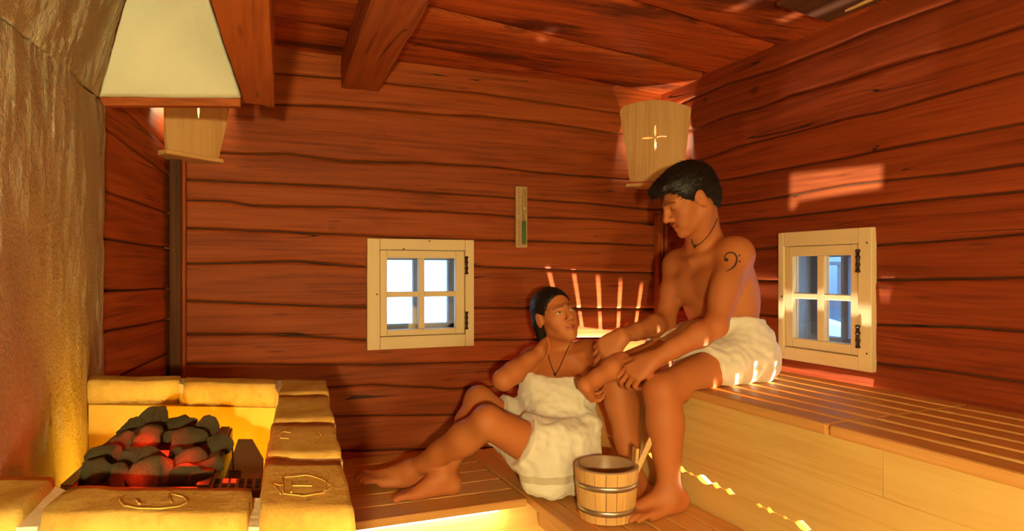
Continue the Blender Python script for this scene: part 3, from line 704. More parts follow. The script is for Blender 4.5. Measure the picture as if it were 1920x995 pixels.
# ------------------------------------------------------------------ windows
def window(name, label, p0, nrm, a, zf, ins, px):
    """px: dict of traced lines turned into plane coordinates (a = along wall to the right, z up)"""
    root = tag(empty(name, p0+a*px['cl']+UP*px['cb']), label, 'window', kind='structure')
    def bar(nm, u0, u1, z0, z1, d0, d1, mat='frame', parent=root, bev=0.003):
        gr = 0 if (u1-u0) > (z1-z0) else 2
        return obox(nm, p0+a*u0+UP*z0+nrm*d0, a*(u1-u0), nrm*(d1-d0), UP*(z1-z0), M[mat], parent, bev, gr)
    cl, cr, cb, ct, sl, sr, sb, st = (px[k] for k in ('cl','cr','cb','ct','sl','sr','sb','st'))
    bar('casing', cl, sl, cb, ct, -0.004, 0.024); bar('casing', sr, cr, cb, ct, -0.004, 0.024)
    bar('casing', sl, sr, st, ct, -0.004, 0.0235); bar('casing', sl, sr, cb, sb, -0.004, 0.0235)
    gl, g1, g2, gr_, gb, gm0, gm1, gt = (px[k] for k in ('gl','g1','g2','gr','gb','gm0','gm1','gt'))
    sash = empty('sash', p0+a*sl+UP*sb); sash.parent = root; sash.matrix_parent_inverse = root.matrix_world.inverted()
    e = 0.002
    bar('stile', sl+e, gl, sb+e, st-e, -0.02, 0.015, parent=sash); bar('stile', gr_, sr-e, sb+e, st-e, -0.02, 0.015, parent=sash)
    bar('rail', gl, gr_, sb+e, gb, -0.02, 0.0148, parent=sash); bar('rail', gl, gr_, gt, st-e, -0.02, 0.0148, parent=sash)
    bar('muntin', g1, g2, gb, gt, -0.018, 0.012, parent=sash); bar('muntin', gl, g1, gm0, gm1, -0.018, 0.0118, parent=sash); bar('muntin', g2, gr_, gm0, gm1, -0.018, 0.0118, parent=sash)
    for (u0, u1) in ((gl, g1), (g2, gr_)):
        for (z0, z1) in ((gb, gm0), (gm1, gt)): bar('pane', u0, u1, z0, z1, -0.008, -0.005, 'glass', sash, 0)
    # reveal and outer window
    T = -0.21
    bar('reveal', sl-0.01, sl+0.012, sb, st, T, -0.004, 'outframe', bev=0); bar('reveal', sr-0.012, sr+0.01, sb, st, T, -0.004, 'outframe', bev=0)
    bar('reveal', sl, sr, sb-0.01, sb+0.012, T, -0.004, 'outframe', bev=0); bar('reveal', sl, sr, st-0.012, st+0.01, T, -0.004, 'outframe', bev=0)
    o0, o1 = -0.15, -0.115; w = 0.03; um = (sl+sr)/2; zm = gm0*0.5+gm1*0.5-0.02
    for (u0, u1, z0, z1) in ((sl+0.012, sl+0.012+w, sb, st), (sr-0.012-w, sr-0.012, sb, st), (um-0.016, um+0.016, sb, st), (sl, sr, sb+0.012, sb+0.012+w), (sl, sr, st-0.012-w, st-0.012)):
        bar('outer_frame', u0, u1, z0, z1, o0, o1, 'outframe')
    bar('outer_pane', sl, sr, sb, st, o0+0.014, o0+0.017, 'glass', bev=0)
    for (zc_, hh) in px['hinges']:
        h = tube('hinge', [p0+a*(sr+0.004)+nrm*0.028+UP*(zc_-hh), p0+a*(sr+0.004)+nrm*0.028+UP*(zc_+hh)], 0.0055, M['iron'], root, 8)
        for k in (-1, -0.35, 0.35, 1):
            lathe('knuckle', [(0, -0.005), (0.0075, -0.004), (0.0085, 0), (0.0075, 0.004), (0, 0.005)], p0+a*(sr+0.004)+nrm*0.028+UP*(zc_+hh*k), M['iron'], h, 10)
    for (u_, z_) in px['knots']:
        lathe('nail_mark', [(0, 0.0008), (0.003, 0.0006), (0.0036, 0)], p0+a*u_+nrm*0.024+UP*z_, M['ink'], root, 8, axis=nrm)
    return root
def bx_(px, py=550): return on_plane(px, py, bw0, YN).x
def bz_(py, px=787): return on_plane(px, py, bw0, YN).z
W1 = dict(cl=bx_(687), cr=bx_(886), cb=bz_(655,700), ct=bz_(447,700), sl=bx_(711), sr=bx_(870), sb=bz_(628), st=bz_(469), gl=bx_(725), g1=bx_(784), g2=bx_(795), gr=bx_(853), gb=bz_(616), gm0=bz_(556), gm1=bz_(546), gt=bz_(484), hinges=[(bz_(497), 0.036), (bz_(602), 0.036)], knots=[(bx_(803), bz_(452)), (bx_(705), bz_(550)), (bx_(755), bz_(467))])
window('window_1', 'cream four-pane casement window with two iron hinges in the back log wall', bw0, YN, XAX, 0, 0, W1)
def ru2(px): return (on_plane(px, 560, CORNER, WN)-CORNER).dot(WT)
def rz_(py, px=1555): return on_plane(px, py, CORNER, WN).z
W2 = dict(cl=ru2(1467), cr=ru2(1643), cb=rz_(684), ct=rz_(431), sl=ru2(1477), sr=ru2(1617), sb=rz_(659), st=rz_(459), gl=ru2(1491), g1=ru2(1536), g2=ru2(1549), gr=ru2(1600), gb=rz_(640), gm0=rz_(562), gm1=rz_(551), gt=rz_(479), hinges=[(rz_(489,1617), 0.036), (rz_(630,1617), 0.036)], knots=[(ru2(1634), rz_(455,1634)), (ru2(1634), rz_(662,1634)), (ru2(1474), rz_(555,1474))])
window('window_2', 'cream four-pane casement window in the right log wall above the upper bench', CORNER, WN, WT, 0, 0, W2)

# ------------------------------------------------------------------ outside: snow and a neighbouring house
v, f = [], []; n = 40
for i in range(n+1):
    for k in range(n+1):
        x = -12+40*i/n; y = -14+36*k/n
        z = -1.3+0.15*noise.noise(Vector((x*0.3, y*0.3, 0)))
        v.append((x, y, z))
for i in range(n):
    for k in range(n): q = i*(n+1)+k; f.append((q, q+n+1, q+n+2, q+1))
tag(put('snow_ground', v, f, M['snow'], None, smooth=True), 'snow-covered ground outside the windows', 'snow', kind='structure')
nh = tag(empty('neighbour_house', (14.0, 8.0, -1.3)), 'pale house with a balcony seen through the right window', 'building')
hx = Vector((0.62, -0.78, 0)).normalized(); hn = Vector((-hx.y, hx.x, 0)) ; hn = -hn if hn.dot(Vector((1,1,0))) > 0 else hn
hc = EYE+Vector((ray(1575,505).x, ray(1575,505).y, 0))*8.0
def H(s, z, d=0): return Vector((hc.x, hc.y, 0))+hx*s+UP*z+hn*d
def hb(nm, s0, s1, z0, z1, d0, d1, mat): return obox(nm, H(s0, z0, d0), hx*(s1-s0), hn*(d1-d0), UP*(z1-z0), M[mat], nh, 0)
hb('house_wall', -6, 6, -1.3, 5.0, -3, 0, 'facade'); hb('balcony_floor', -1.6, 1.5, 0.82, 0.90, 0, 0.7, 'facadewood')
hb('balcony_rail', -1.6, 1.5, 1.30, 1.34, 0.62, 0.68, 'facadewood')
for k in range(24): hb('baluster', -1.55+k*0.13, -1.51+k*0.13, 0.90, 1.30, 0.63, 0.66, 'facadewood')
for s in (-0.9, -0.1, 0.7): hb('house_window', s, s+0.5, 1.5, 2.3, -0.02, 0.02, 'facadewood')
bank = [H(-3.2, -1.3, 1.0), H(0.9, -1.3, 1.0), H(0.9, 0.05, 1.0), H(-0.1, 0.42, 1.0), H(-0.75, 0.95, 1.0), H(-3.2, 1.0, 1.0)]
M['shadesnow'] = noisy('shaded_snow', (0.22,0.26,0.29), (0.30,0.34,0.37), scale=3, rough=0.9, bump=0.2)  # darker copy of the snow, with shade put into its colour
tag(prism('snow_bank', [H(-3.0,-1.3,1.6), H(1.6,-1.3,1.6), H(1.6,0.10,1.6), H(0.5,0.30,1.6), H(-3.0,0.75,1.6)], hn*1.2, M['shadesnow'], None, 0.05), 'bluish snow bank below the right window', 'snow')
tag(prism('snow_roof', [H(-0.9,0.30,1.3), H(0.95,0.30,1.3), H(0.95,0.42,1.3), H(-0.9,1.0,1.3)], hn*0.25, M['snow'], None, 0.03), 'white sloping snow edge seen through the upper right pane', 'snow')

# ------------------------------------------------------------------ upper bench
def W(t, n_, z): return CORNER+WT*t+WN*n_+UP*z
BD = 0.60
bench = tag(empty('upper_bench', W(1.5, 0.3, PLAT)), 'upper sauna bench with slatted top and smooth pine front along the right wall', 'bench')
tj = (on_z(1680, 777, BENCH)-CORNER).dot(WT)
ns = 7; gap = 0.016; sw = (BD-0.015-gap*(ns-1))/ns; th = 0.018
for i in range(ns):
    n0 = 0.015+i*(sw+gap)
    for (ta, tb) in ((0.03, tj-0.0015), (tj+0.0015, 4.7)):
        last = i == ns-1
        obox('slat', W(ta, n0, BENCH-(0.032 if last else th)), WT*(tb-ta), WN*(sw+(0.012 if last else 0)), UP*(0.032 if last else th), M['pine'], bench, 0.009 if last else 0.004, 0)
for t in (0.55, 1.45, tj, 3.2, 4.3):
    obox('bearer', W(t-0.02, 0.02, BENCH-th-0.05), WT*0.04, WN*(BD-0.06), UP*0.049, M['pine'], bench, 0.002, 1)
PN_ = BD-0.012
pp0 = W(0, PN_, 0)
def pp(px, py):
    w_ = on_plane(px, py, pp0, WN); return ((w_-pp0).dot(WT), w_.z)
s1 = pp(1217, 851); s2 = pp(1505, 985)
def slit(t): return s1[1]+(s2[1]-s1[1])*(t-s1[0])/(s2[0]-s1[0])
r1a, r1b = pp(1285, 803), pp(1655, 932)
def row1(t): return r1a[1]+(r1b[1]-r1a[1])*(t-r1a[0])/(r1b[0]-r1a[0])
tv_ = pp(1655, 880)[0]
blobs = []
for (px, py, hw, hh) in ((1224,856,9,6),(1279,880,6,6),(1296,889,5,3),(1320,900,15,8),(1343,911,7,6),(1368,922,8,6),(1424,948,6,4),(1443,961,6,6),(1472,973,5,4),(1505,990,16,9),(1560,1012,12,6),(1640,1050,16,7)):
    tA, tB = pp(px-hw, py)[0], pp(px+hw, py)[0]; zA = pp(px, py-hh)[1]; zB = pp(px, py+hh)[1]
    blobs.append(((tA+tB)/2, abs(tB-tA)/2, abs(zA-zB)))
def gapw(t):
    g_ = 0.0022+0.0022*noise.noise(Vector((t*9, 0, 0)))
    g_ = max(g_, 0.0006)
    if 1.05 < 0: pass
    for c, w_, hgt in blobs: g_ = max(g_, hgt*max(0, 1-(abs(t-c)/w_)**1.6))
    return g_
def panel(ta, tb, ztop, zbot, wavy_bottom, wavy_top):
    ts = np.arange(ta, tb+0.004, 0.006); top, bot = [], []
    for t in ts:
        zt, zb = ztop(t), zbot(t)
        if wavy_bottom: zb += 0.5*gapw(t)+0.001*noise.noise(Vector((t*30, 1, 0)))
        if wavy_top: zt -= 0.5*gapw(t)
        top.append(zt); bot.append(zb)
    v, f, gc = [], [], []; go = Vector((rnd.uniform(0,30), rnd.uniform(0,30), 0))
    for t, zt, zb in zip(ts, top, bot):
        for (n_, z) in ((PN_, zt), (PN_, zb), (PN_-0.02, zb), (PN_-0.02, zt)):
            v.append(W(t, n_, z)); gc.append(Vector((t, z, n_))+go)
    m = len(ts)
    for i in range(m-1):
        for k in range(4): f.append((i*4+k, (i+1)*4+k, (i+1)*4+(k+1) % 4, i*4+(k+1) % 4))
    f += [(0,1,2,3), tuple((m-1)*4+k for k in (3,2,1,0))]
    o = put('front_panel', v, f, M['panel'], bench, gc=gc)
    bm = bmesh.new(); bm.from_mesh(o.data); bmesh.ops.recalc_face_normals(bm, faces=bm.faces); bm.to_mesh(o.data); bm.free(); return o
topz = lambda t: BENCH-0.026
panel(0.04, tv_-0.002, topz, lambda t: row1(t)+0.0004, False, False); panel(tv_+0.002, 4.7, topz, lambda t: row1(t)+0.0004, False, False)
panel(0.04, 4.7, lambda t: row1(t)-0.0004, slit, True, False)
panel(0.04, 4.7, slit, lambda t: PLAT-0.03, False, True)

# lamps hidden below the bench (on the floor) and a light strip behind the live-edge gap
def floor_lamp(t, n_, e, label, col=(1.0, 0.98, 0.80)):
    b = W(t, n_, 0.0); root = tag(empty('under_bench_lamp', b), label, 'lamp')
    lathe('base', [(0, 0), (0.05, 0), (0.05, 0.012), (0.02, 0.022), (0, 0.022)], b, M['steel'], root, 20)
    lathe('bulb', [(0, 0.022), (0.008, 0.024), (0.014, 0.035), (0.012, 0.046), (0, 0.052)], b, M['bulb'], root, 16)
    p = point_light('bulb_light', b+UP*0.075, e, col, 0.012); p.parent = root; p.matrix_parent_inverse = root.matrix_world.inverted()
lx = (on_plane(1142, 600, bw0, YN)); LN_ = (lx-CORNER).dot(WN)
floor_lamp(0.34, LN_, 800, 'small lamp on the floor under the upper bench near the back wall')
floor_lamp(1.02, 0.30, 170, 'small lamp on the floor under the seated person in the waist towel')
# unseen boards added to keep most of the lamp light inside the bench
obox('light_shield', W(0.125, 0.012, BENCH-th-0.075), WT*0.62, WN*(BD-0.04), UP*0.012, M['pine'], bench, 0.001, 0)
obox('light_shield', W(1.16, 0.012, BENCH-th-0.075), WT*3.5, WN*(BD-0.04), UP*0.012, M['pine'], bench, 0.001, 0)
obox('light_divider', W(0.742, 0.012, 0.0), WT*0.012, WN*(BD-0.05), UP*(BENCH-th-0.002), M['panel'], bench, 0.001, 2)
obox('light_seal', W(0.03, PN_-0.03, 0.0), WT*4.6, WN*0.018, UP*(PLAT-0.032), M['panel'], bench, 0.001, 0)  # added to seal the floor lamps' light in below the platform
strip = tag(empty('light_strip', W(1.2, PN_-0.09, slit(1.2))), 'bright light strip behind the wavy gap in the bench front', 'lamp')
for (ta, tb) in ((0.35, 2.6),):
    tube('strip', [W(t, PN_-0.075, slit(t)-0.012) for t in np.linspace(ta, tb, 12)], 0.012, M['led'], strip, 8)

# ------------------------------------------------------------------ lower platforms
PX0 = 0.79
def pb_edge(y): # left edge of the platform along the bench, parallel to the bench
    q = CORNER+WN*(CORNER.x-PX0-0.03); return q.x+(D-y)*math.tan(RT)
platA = tag(empty('lower_platform', (0.3, 2.45, 0)), 'low slatted platform along the back wall, with bare feet resting on it', 'platform')
yA0 = 2.07; nA = 6; xs = -0.33
for i in range(nA):
    wA = (D-0.02-yA0-0.007*(nA-1))/nA; y0 = yA0+i*(wA+0.007)
    xr = pb_edge(y0)-0.012; xr2 = pb_edge(y0+wA)-0.012
    prism('slat', [(xs, y0, PLAT-0.028), (xr, y0, PLAT-0.028), (xr2, y0+wA, PLAT-0.028), (xs, y0+wA, PLAT-0.028)], (0,0,0.028), M['pine'], platA, 0.004, (1,0,0))
obox('riser', (xs, yA0+0.075, 0.0), (pb_edge(yA0)+0.125-xs, 0, 0), (0, 0.02, 0), (0,0,PLAT-0.03), M['panel'], platA, 0.003, 0)
for xx in (-0.1, 0.35, 0.7): obox('bearer', (xx, yA0+0.15, PLAT-0.075), (0.04,0,0), (0,D-yA0-0.2,0), (0,0,0.046), M['pine'], platA, 0.002, 1)
platB = tag(empty('lower_platform', (1.1, 1.8, 0)), 'low slatted platform at the foot of the upper bench, under the wooden bucket', 'platform')
nlo, nhi = BD-0.005, (CORNER-Vector((pb_edge(D), D, 0))).length*math.cos(RT)
nB = 6; wB = (nhi-nlo-0.008*(nB-1))/nB
for i in range(nB):
    n0 = nlo+i*(wB+0.008)
    obox('slat', W(0.03, n0, PLAT-0.028), WT*3.6, WN*wB, UP*0.028, M['pine'], platB, 0.004, 0)
obox('fascia', W(D-yA0+0.0, nhi-0.024, PLAT-0.075), WT*2.8, WN*0.02, UP*0.045, M['pine'], platB, 0.003, 0)
obox('riser', W(0.75, nhi-0.12, 0), WT*3.0, WN*0.02, UP*(PLAT-0.03), M['panel'], platB, 0.003, 0)
for t in (0.4, 1.2, 2.0, 2.8): obox('bearer', W(t, nlo+0.02, PLAT-0.075), WT*0.04, WN*(nhi-nlo-0.16), UP*0.046, M['pine'], platB, 0.002, 1)
# light strips under the platform edges
ls = tag(empty('light_strip', (0.4, yA0+0.07, PLAT-0.06)), 'light strip tucked under the front edge of the back platform', 'lamp')
obox('strip', (0.20, yA0+0.02, PLAT-0.040), (0.55,0,0), (0,0.012,0), (0,0,0.011), M['ledsoft'], ls, 0, 0)
area_light('strip_light', (0.55, yA0+0.03, PLAT-0.042), (0, 0.35, -1), 0.45, 0.02, 1.6, (1.0, 0.78, 0.36)).rotation_euler = (math.radians(-18)*-1, 0, 0)
ls2 = tag(empty('light_strip', W(1.6, nhi-0.07, PLAT-0.06)), 'light strip tucked under the left edge of the platform below the bench', 'lamp')
obox('strip', W(0.82, nhi-0.062, PLAT-0.045), WT*1.6, WN*0.012, UP*0.012, M['led'], ls2, 0, 0)

# ------------------------------------------------------------------ corner lamps with wooden shades
def poly_holes(name, frame, outer, holes, thick, mat, parent):
    """flat board from 2D outlines in a plane frame (o, ax, ay); extruded along ax x ay"""
    o, ax, ay = frame; nz = ax.cross(ay)
    cu = bpy.data.curves.new('tmp', 'CURVE'); cu.dimensions = '2D'; cu.fill_mode = 'BOTH'; cu.extrude = thick/2
    for poly in [outer]+holes:
        s = cu.splines.new('POLY'); s.points.add(len(poly)-1); s.use_cyclic_u = True
        for p, q in zip(s.points, poly): p.co = (q[0], q[1], 0, 1)
    ob = bpy.data.objects.new('tmp', cu); COL.objects.link(ob)
    me = bpy.data.meshes.new_from_object(ob.evaluated_get(bpy.context.evaluated_depsgraph_get()))
    bpy.data.objects.remove(ob)
    go = Vector((rnd.uniform(0,30), rnd.uniform(0,30), 0)); gc = []
    for v in me.vertices:
        p = v.co.copy(); gc.append(Vector((p.y, p.x, p.z))+go); v.co = o+ax*p.x+ay*p.y+nz*p.z
    me.name = name
    return put_me(name, me, mat, parent, gc=gc)
def corner_lamp(A, B, pts, cross, shelf, label, lightpos, energy, zmid):
    A, B = Vector(A), Vector(B); ax = (B-A).normalized(); nrm = Vector((ax.y, -ax.x, 0))
    fr = (Vector((A.x, A.y, 0)), ax, UP)
    def q(px, py):
        w_ = on_plane(px, py, A, nrm); return ((w_-A).dot(ax), w_.z)
    root = tag(empty('corner_lamp', (A.x, A.y, zmid)), label, 'lamp')
    holes = []
    (cx_, cy_), L_ = cross
    c0_ = q(cx_, cy_); 
    for (dx, dy, ln) in ((0,1,L_[0]), (0,-1,L_[1]), (-1,0,L_[2]), (1,0,L_[3])):
        h_ = []
        for k in range(9):
            t = k/8; h_.append((t, 0.0048*math.sin(math.pi*min(1, t*1.0))**0.8))
        pts_ = [(c0_[0]+dx*(0.004+ln*t)+(-dy)*w_, c0_[1]+dy*(0.004+ln*t)+dx*w_) for t, w_ in h_]+[(c0_[0]+dx*(0.004+ln*t)-(-dy)*w_, c0_[1]+dy*(0.004+ln*t)-dx*w_) for t, w_ in h_[-2:0:-1]]
        holes.append(pts_)
    outer = [q(*p) for p in pts]
    poly_holes('shade_board', fr, outer, holes, 0.014, M['lampwood'], root)
    sa, sb_ = q(*shelf[0]), q(*shelf[1]); zz = (sa[1]+sb_[1])/2
    obox('shelf', A.xyz*Vector((1,1,0)).x if False else Vector((A.x,A.y,0))+ax*sa[0]+UP*(zz-0.016)-nrm*0.10, ax*(sb_[0]-sa[0]), nrm*0.125, UP*0.016, M['lampwood'], root, 0.003, 0)
    bl = Vector(lightpos)
    lathe('bulb', [(0, -0.03), (0.016, -0.022), (0.022, 0), (0.016, 0.022), (0, 0.03)], bl, M['bulb'], root, 16)
    lathe('socket', [(0, zz-bl.z), (0.02, zz-bl.z), (0.02, -0.028), (0, -0.028)], bl, M['steel'], root, 16)
    p = point_light('lamp_light', bl+UP*0.036, energy, (1.0, 0.88, 0.52), 0.015); p.parent = root; p.matrix_parent_inverse = root.matrix_world.inverted()
    return root
arc = [(1293-10*0-k*(1293-1170)/10, 199-13*math.sin(math.pi*k/10)) for k in range(11)]
corner_lamp((1.654, 2.795, 0), (1.905, 2.575, 0), [(1181,340),(1279,340),(1284,304),(1295,212),(1296,203)]+[(1290-k*12, 199-11*math.sin(math.pi*k/10)) for k in range(11)]+[(1165,204),(1163,212)],
    ((1229,258), (0.055, 0.062, 0.062, 0.05)), ((1175,343),(1283,343)), 'wooden corner lamp with a cross-shaped cut-out in the right corner', (1.835, 2.725, ZC+0.62), 3.0, ZC+0.43)
corner_lamp((-0.360, 2.60, 0), (-0.138, 2.79, 0), [(312,284),(408,297),(419,250),(431,190),(432,165),(310,150),(309,190),(309,250)],
    ((370,190), (0.05, 0.062, 0.05, 0.05)), ((304,290),(412,290)), 'wooden corner lamp half hidden behind the edge of the white hood', (-0.285, 2.735, ZC+0.60), 2.2, ZC+0.43)
# lantern behind the camera that lights the room
KX, KY, KZ = -0.13, -0.66, 1.24
lan = tag(empty('standing_lantern', (KX, KY, 0)), 'standing lantern with a round glass globe behind the camera', 'lamp')
lathe('base', [(0, 0), (0.12, 0), (0.12, 0.015), (0.03, 0.03), (0, 0.03)], (KX, KY, 0), M['iron'], lan, 24)
tube('pole', [(KX, KY, 0.02), (KX, KY, KZ-0.14)], 0.011, M['iron'], lan, 10)
lathe('globe', [(0, -0.045), (0.03, -0.035), (0.045, 0), (0.03, 0.035), (0, 0.045)], (KX, KY, KZ-0.09), M['bulb'], lan, 20)
lt = point_light('lantern_light', (KX, KY, KZ), 205, (1.0, 0.80, 0.33), 0.03); lt.parent = lan; lt.matrix_parent_inverse = lan.matrix_world.inverted()
fill_lamp = tag(empty('added_fill_lamp', (0.85, -2.18, 0.75)), 'added round fill lamp low on the wall behind the camera', 'lamp')  # unseen fill lamp added to brighten the room from the front
lathe('wall_plate', [(0, 0), (0.07, 0), (0.07, 0.015), (0.03, 0.03), (0.03, 0.06), (0, 0.06)], (0.85, -2.198, 0.75), M['iron'], fill_lamp, 24, axis=(0,1,0))
lathe('globe', [(0, -0.045), (0.03, -0.035), (0.045, 0), (0.03, 0.035), (0, 0.045)], (0.85, -2.09, 0.75), M['bulb'], fill_lamp, 20, axis=(0,1,0))
lt = point_light('lantern_light', (0.85, -1.95, 0.75), 95, (1.0, 0.82, 0.32), 0.18); lt.parent = fill_lamp; lt.matrix_parent_inverse = fill_lamp.matrix_world.inverted()

# unseen light box added at the left wall: its slot throws a small patch of light above the right window
SP = Vector((-0.86, -0.45, 1.5))
pc = [on_plane(px, py, CORNER, WN) for px, py in ((1482,326),(1655,310),(1652,352),(1497,377),(1489,392),(1481,392))]
sd_ = (sum(pc, Vector())/6-SP).normalized(); ax_ = sd_.cross(UP).normalized(); ay_ = ax_.cross(sd_)*-1.0
if ay_.z < 0: ay_ = -ay_
fr_ = (SP+sd_*0.20, ax_, ay_)
hole_ = []
for p in pc:
    r_ = (p-SP); r_ = SP+r_*(0.20/r_.dot(sd_)); q_ = r_-fr_[0]; hole_.append((q_.dot(ax_), q_.dot(ay_)))
sl_ = tag(empty('patch_light_box', SP), 'added black light box with a slot, behind the camera', 'lamp')
poly_holes('patch_mask', fr_, [(-0.08,-0.08),(0.08,-0.08),(0.08,0.08),(-0.08,0.08)], [hole_], 0.001, M['black'], sl_)
for (o_, a_, b_) in ((-ax_*0.08-ay_*0.08, ay_*0.16, ax_*0.004), (ax_*0.076-ay_*0.08, ay_*0.16, ax_*0.004), (-ax_*0.08-ay_*0.08, ax_*0.16, ay_*0.004), (-ax_*0.08+ay_*0.076, ax_*0.16, ay_*0.004)):
    obox('side', SP+o_-sd_*0.06, sd_*0.261, a_, b_, M['black'], sl_, 0)
obox('back', SP-ax_*0.08-ay_*0.08-sd_*0.06, ax_*0.16, ay_*0.16, sd_*0.004, M['black'], sl_, 0)
p = point_light('patch_light', SP, 1900, (0.80, 1.0, 0.85), 0.0008); p.parent = sl_; p.matrix_parent_inverse = sl_.matrix_world.inverted()

# ------------------------------------------------------------------ sand timer on the back wall
st = tag(empty('sand_timer', on_plane(974, 460, bw0, YN)), 'narrow wooden sauna sand timer with green sand hung on the back wall', 'timer')
def tq(px, py): w_ = on_plane(px, py, bw0, YN); return w_.x, w_.z
xa, za = tq(963.5, 464); xb, zb2 = tq(985, 351)
obox('board', (xa, D-0.026, za), (xb-xa,0,0), (0,0.016,0), (0,0,zb2-za), M['timer'], st, 0.003, 2)
xt = xa+(xb-xa)*0.66; zl, zu = za+0.012, zb2-0.012; zm_ = (zl+zu)/2
lathe('glass_tube', [(0.0, zl), (0.0095, zl+0.004), (0.0105, zl+0.02), (0.0105, zm_-0.02), (0.003, zm_), (0.0105, zm_+0.02), (0.0105, zu-0.02), (0.0095, zu-0.004), (0, zu)], (xt, D-0.034, 0), M['tubeglass'], st, 16)
lathe('sand', [(0.0, zl+0.003), (0.0085, zl+0.006), (0.0092, zl+0.02), (0.0092, zm_-0.022), (0.0, zm_-0.016)], (xt, D-0.034, 0), M['sand'], st, 14)
for k in range(30):
    zz = zl+(zu-zl)*k/29
    if abs(zz-zm_) < 0.006: continue
    obox('tick', (xa+(xb-xa)*0.14, D-0.0268, zz), ((xb-xa)*(0.2 if k % 5 else 0.3),0,0), (0,0.001,0), (0,0,0.0016), M['ink'], st, 0)

# ------------------------------------------------------------------ bucket and ladle
bk = on_z(1137, 967, PLAT); HB = 0.166
bucket = tag(empty('sauna_bucket', bk), 'wooden stave bucket with two metal hoops standing beside the foot', 'bucket')
def br(z): return 0.091+0.013*z/HB
NS = 18
for i in range(NS):
    a0, a1 = 2*math.pi*i/NS+0.006, 2*math.pi*(i+1)/NS-0.006
    angc = math.atan2(*(R_*1.0+FW*0.15).yx)
    up_ = HB
    v, f, gc = [], [], []; go = Vector((rnd.uniform(0,30), rnd.uniform(0,30), 0))
    am = (a0+a1)/2; dlt = abs((am-angc+math.pi) % (2*math.pi)-math.pi)
    if dlt < math.pi/NS*1.02: up_ = HB+0.052
    for z in (0.004, up_):
        for a_ in (a0, am, a1):
            for r_ in (br(z), br(z)-0.011): v.append(bk+Vector((math.cos(a_)*r_, math.sin(a_)*r_, z))); gc.append(Vector((z, a_*0.1, r_))+go)
    f = [(0,2,8,6),(2,4,10,8),(1,7,9,3),(3,9,11,5),(0,6,7,1),(4,5,11,10),(6,8,9,7),(8,10,11,9),(0,1,3,2),(2,3,5,4)]
    put('stave', v, f, M['stave'], bucket, gc=gc, bevel=0.0015)
for (z0, z1) in ((0.030, 0.048), (0.108, 0.126)):
    lathe('hoop', [(br(z0)+0.0012, z0), (br(z1)+0.0012, z1), (br(z1)-0.001, z1), (br(z0)-0.001, z0)], bk, M['hoop'], bucket, 48, True, closed=True)
    a_ = angc-0.5
    for dz in (0.005, 0.013): lathe('rivet', [(0, 0.002), (0.002, 0.0015), (0.003, 0)], bk+Vector((math.cos(a_), math.sin(a_), 0))*(br(z0)+0.0012)+UP*(z0+dz), M['hoop'], bucket, 8, axis=(math.cos(a_), math.sin(a_), 0))
ri = br(HB)-0.011
lathe('liner', [(0, 0.012), (br(0)-0.013, 0.012), (ri-0.003, HB-0.004), (ri-0.002, HB+0.003), (ri+0.006, HB+0.004), (ri+0.010, HB+0.001), (ri+0.009, HB-0.003)], bk, M['liner'], bucket, 48)
ladle = tag(empty('sauna_ladle', bk+UP*0.04), 'wooden ladle standing in the bucket, handle sticking out to the right', 'ladle')
ha, hb_ = bk+R_*0.055+UP*0.05, C(1222, 822, 2.12)
hd = (hb_-ha); hw = hd.cross(FW).normalized()*0.016
prism('handle', [ha-hw*0.5, ha+hw*0.5, hb_+hw*0.6, hb_-hw*0.6], FW*0.008, M['stave'], ladle, 0.002, hd)
lathe('bowl', [(0, -0.016), (0.022, -0.010), (0.028, 0.012), (0.026, 0.012), (0.020, -0.006), (0, -0.011)], ha+R_*-0.012-UP*0.012, M['stave'], ladle, 20)
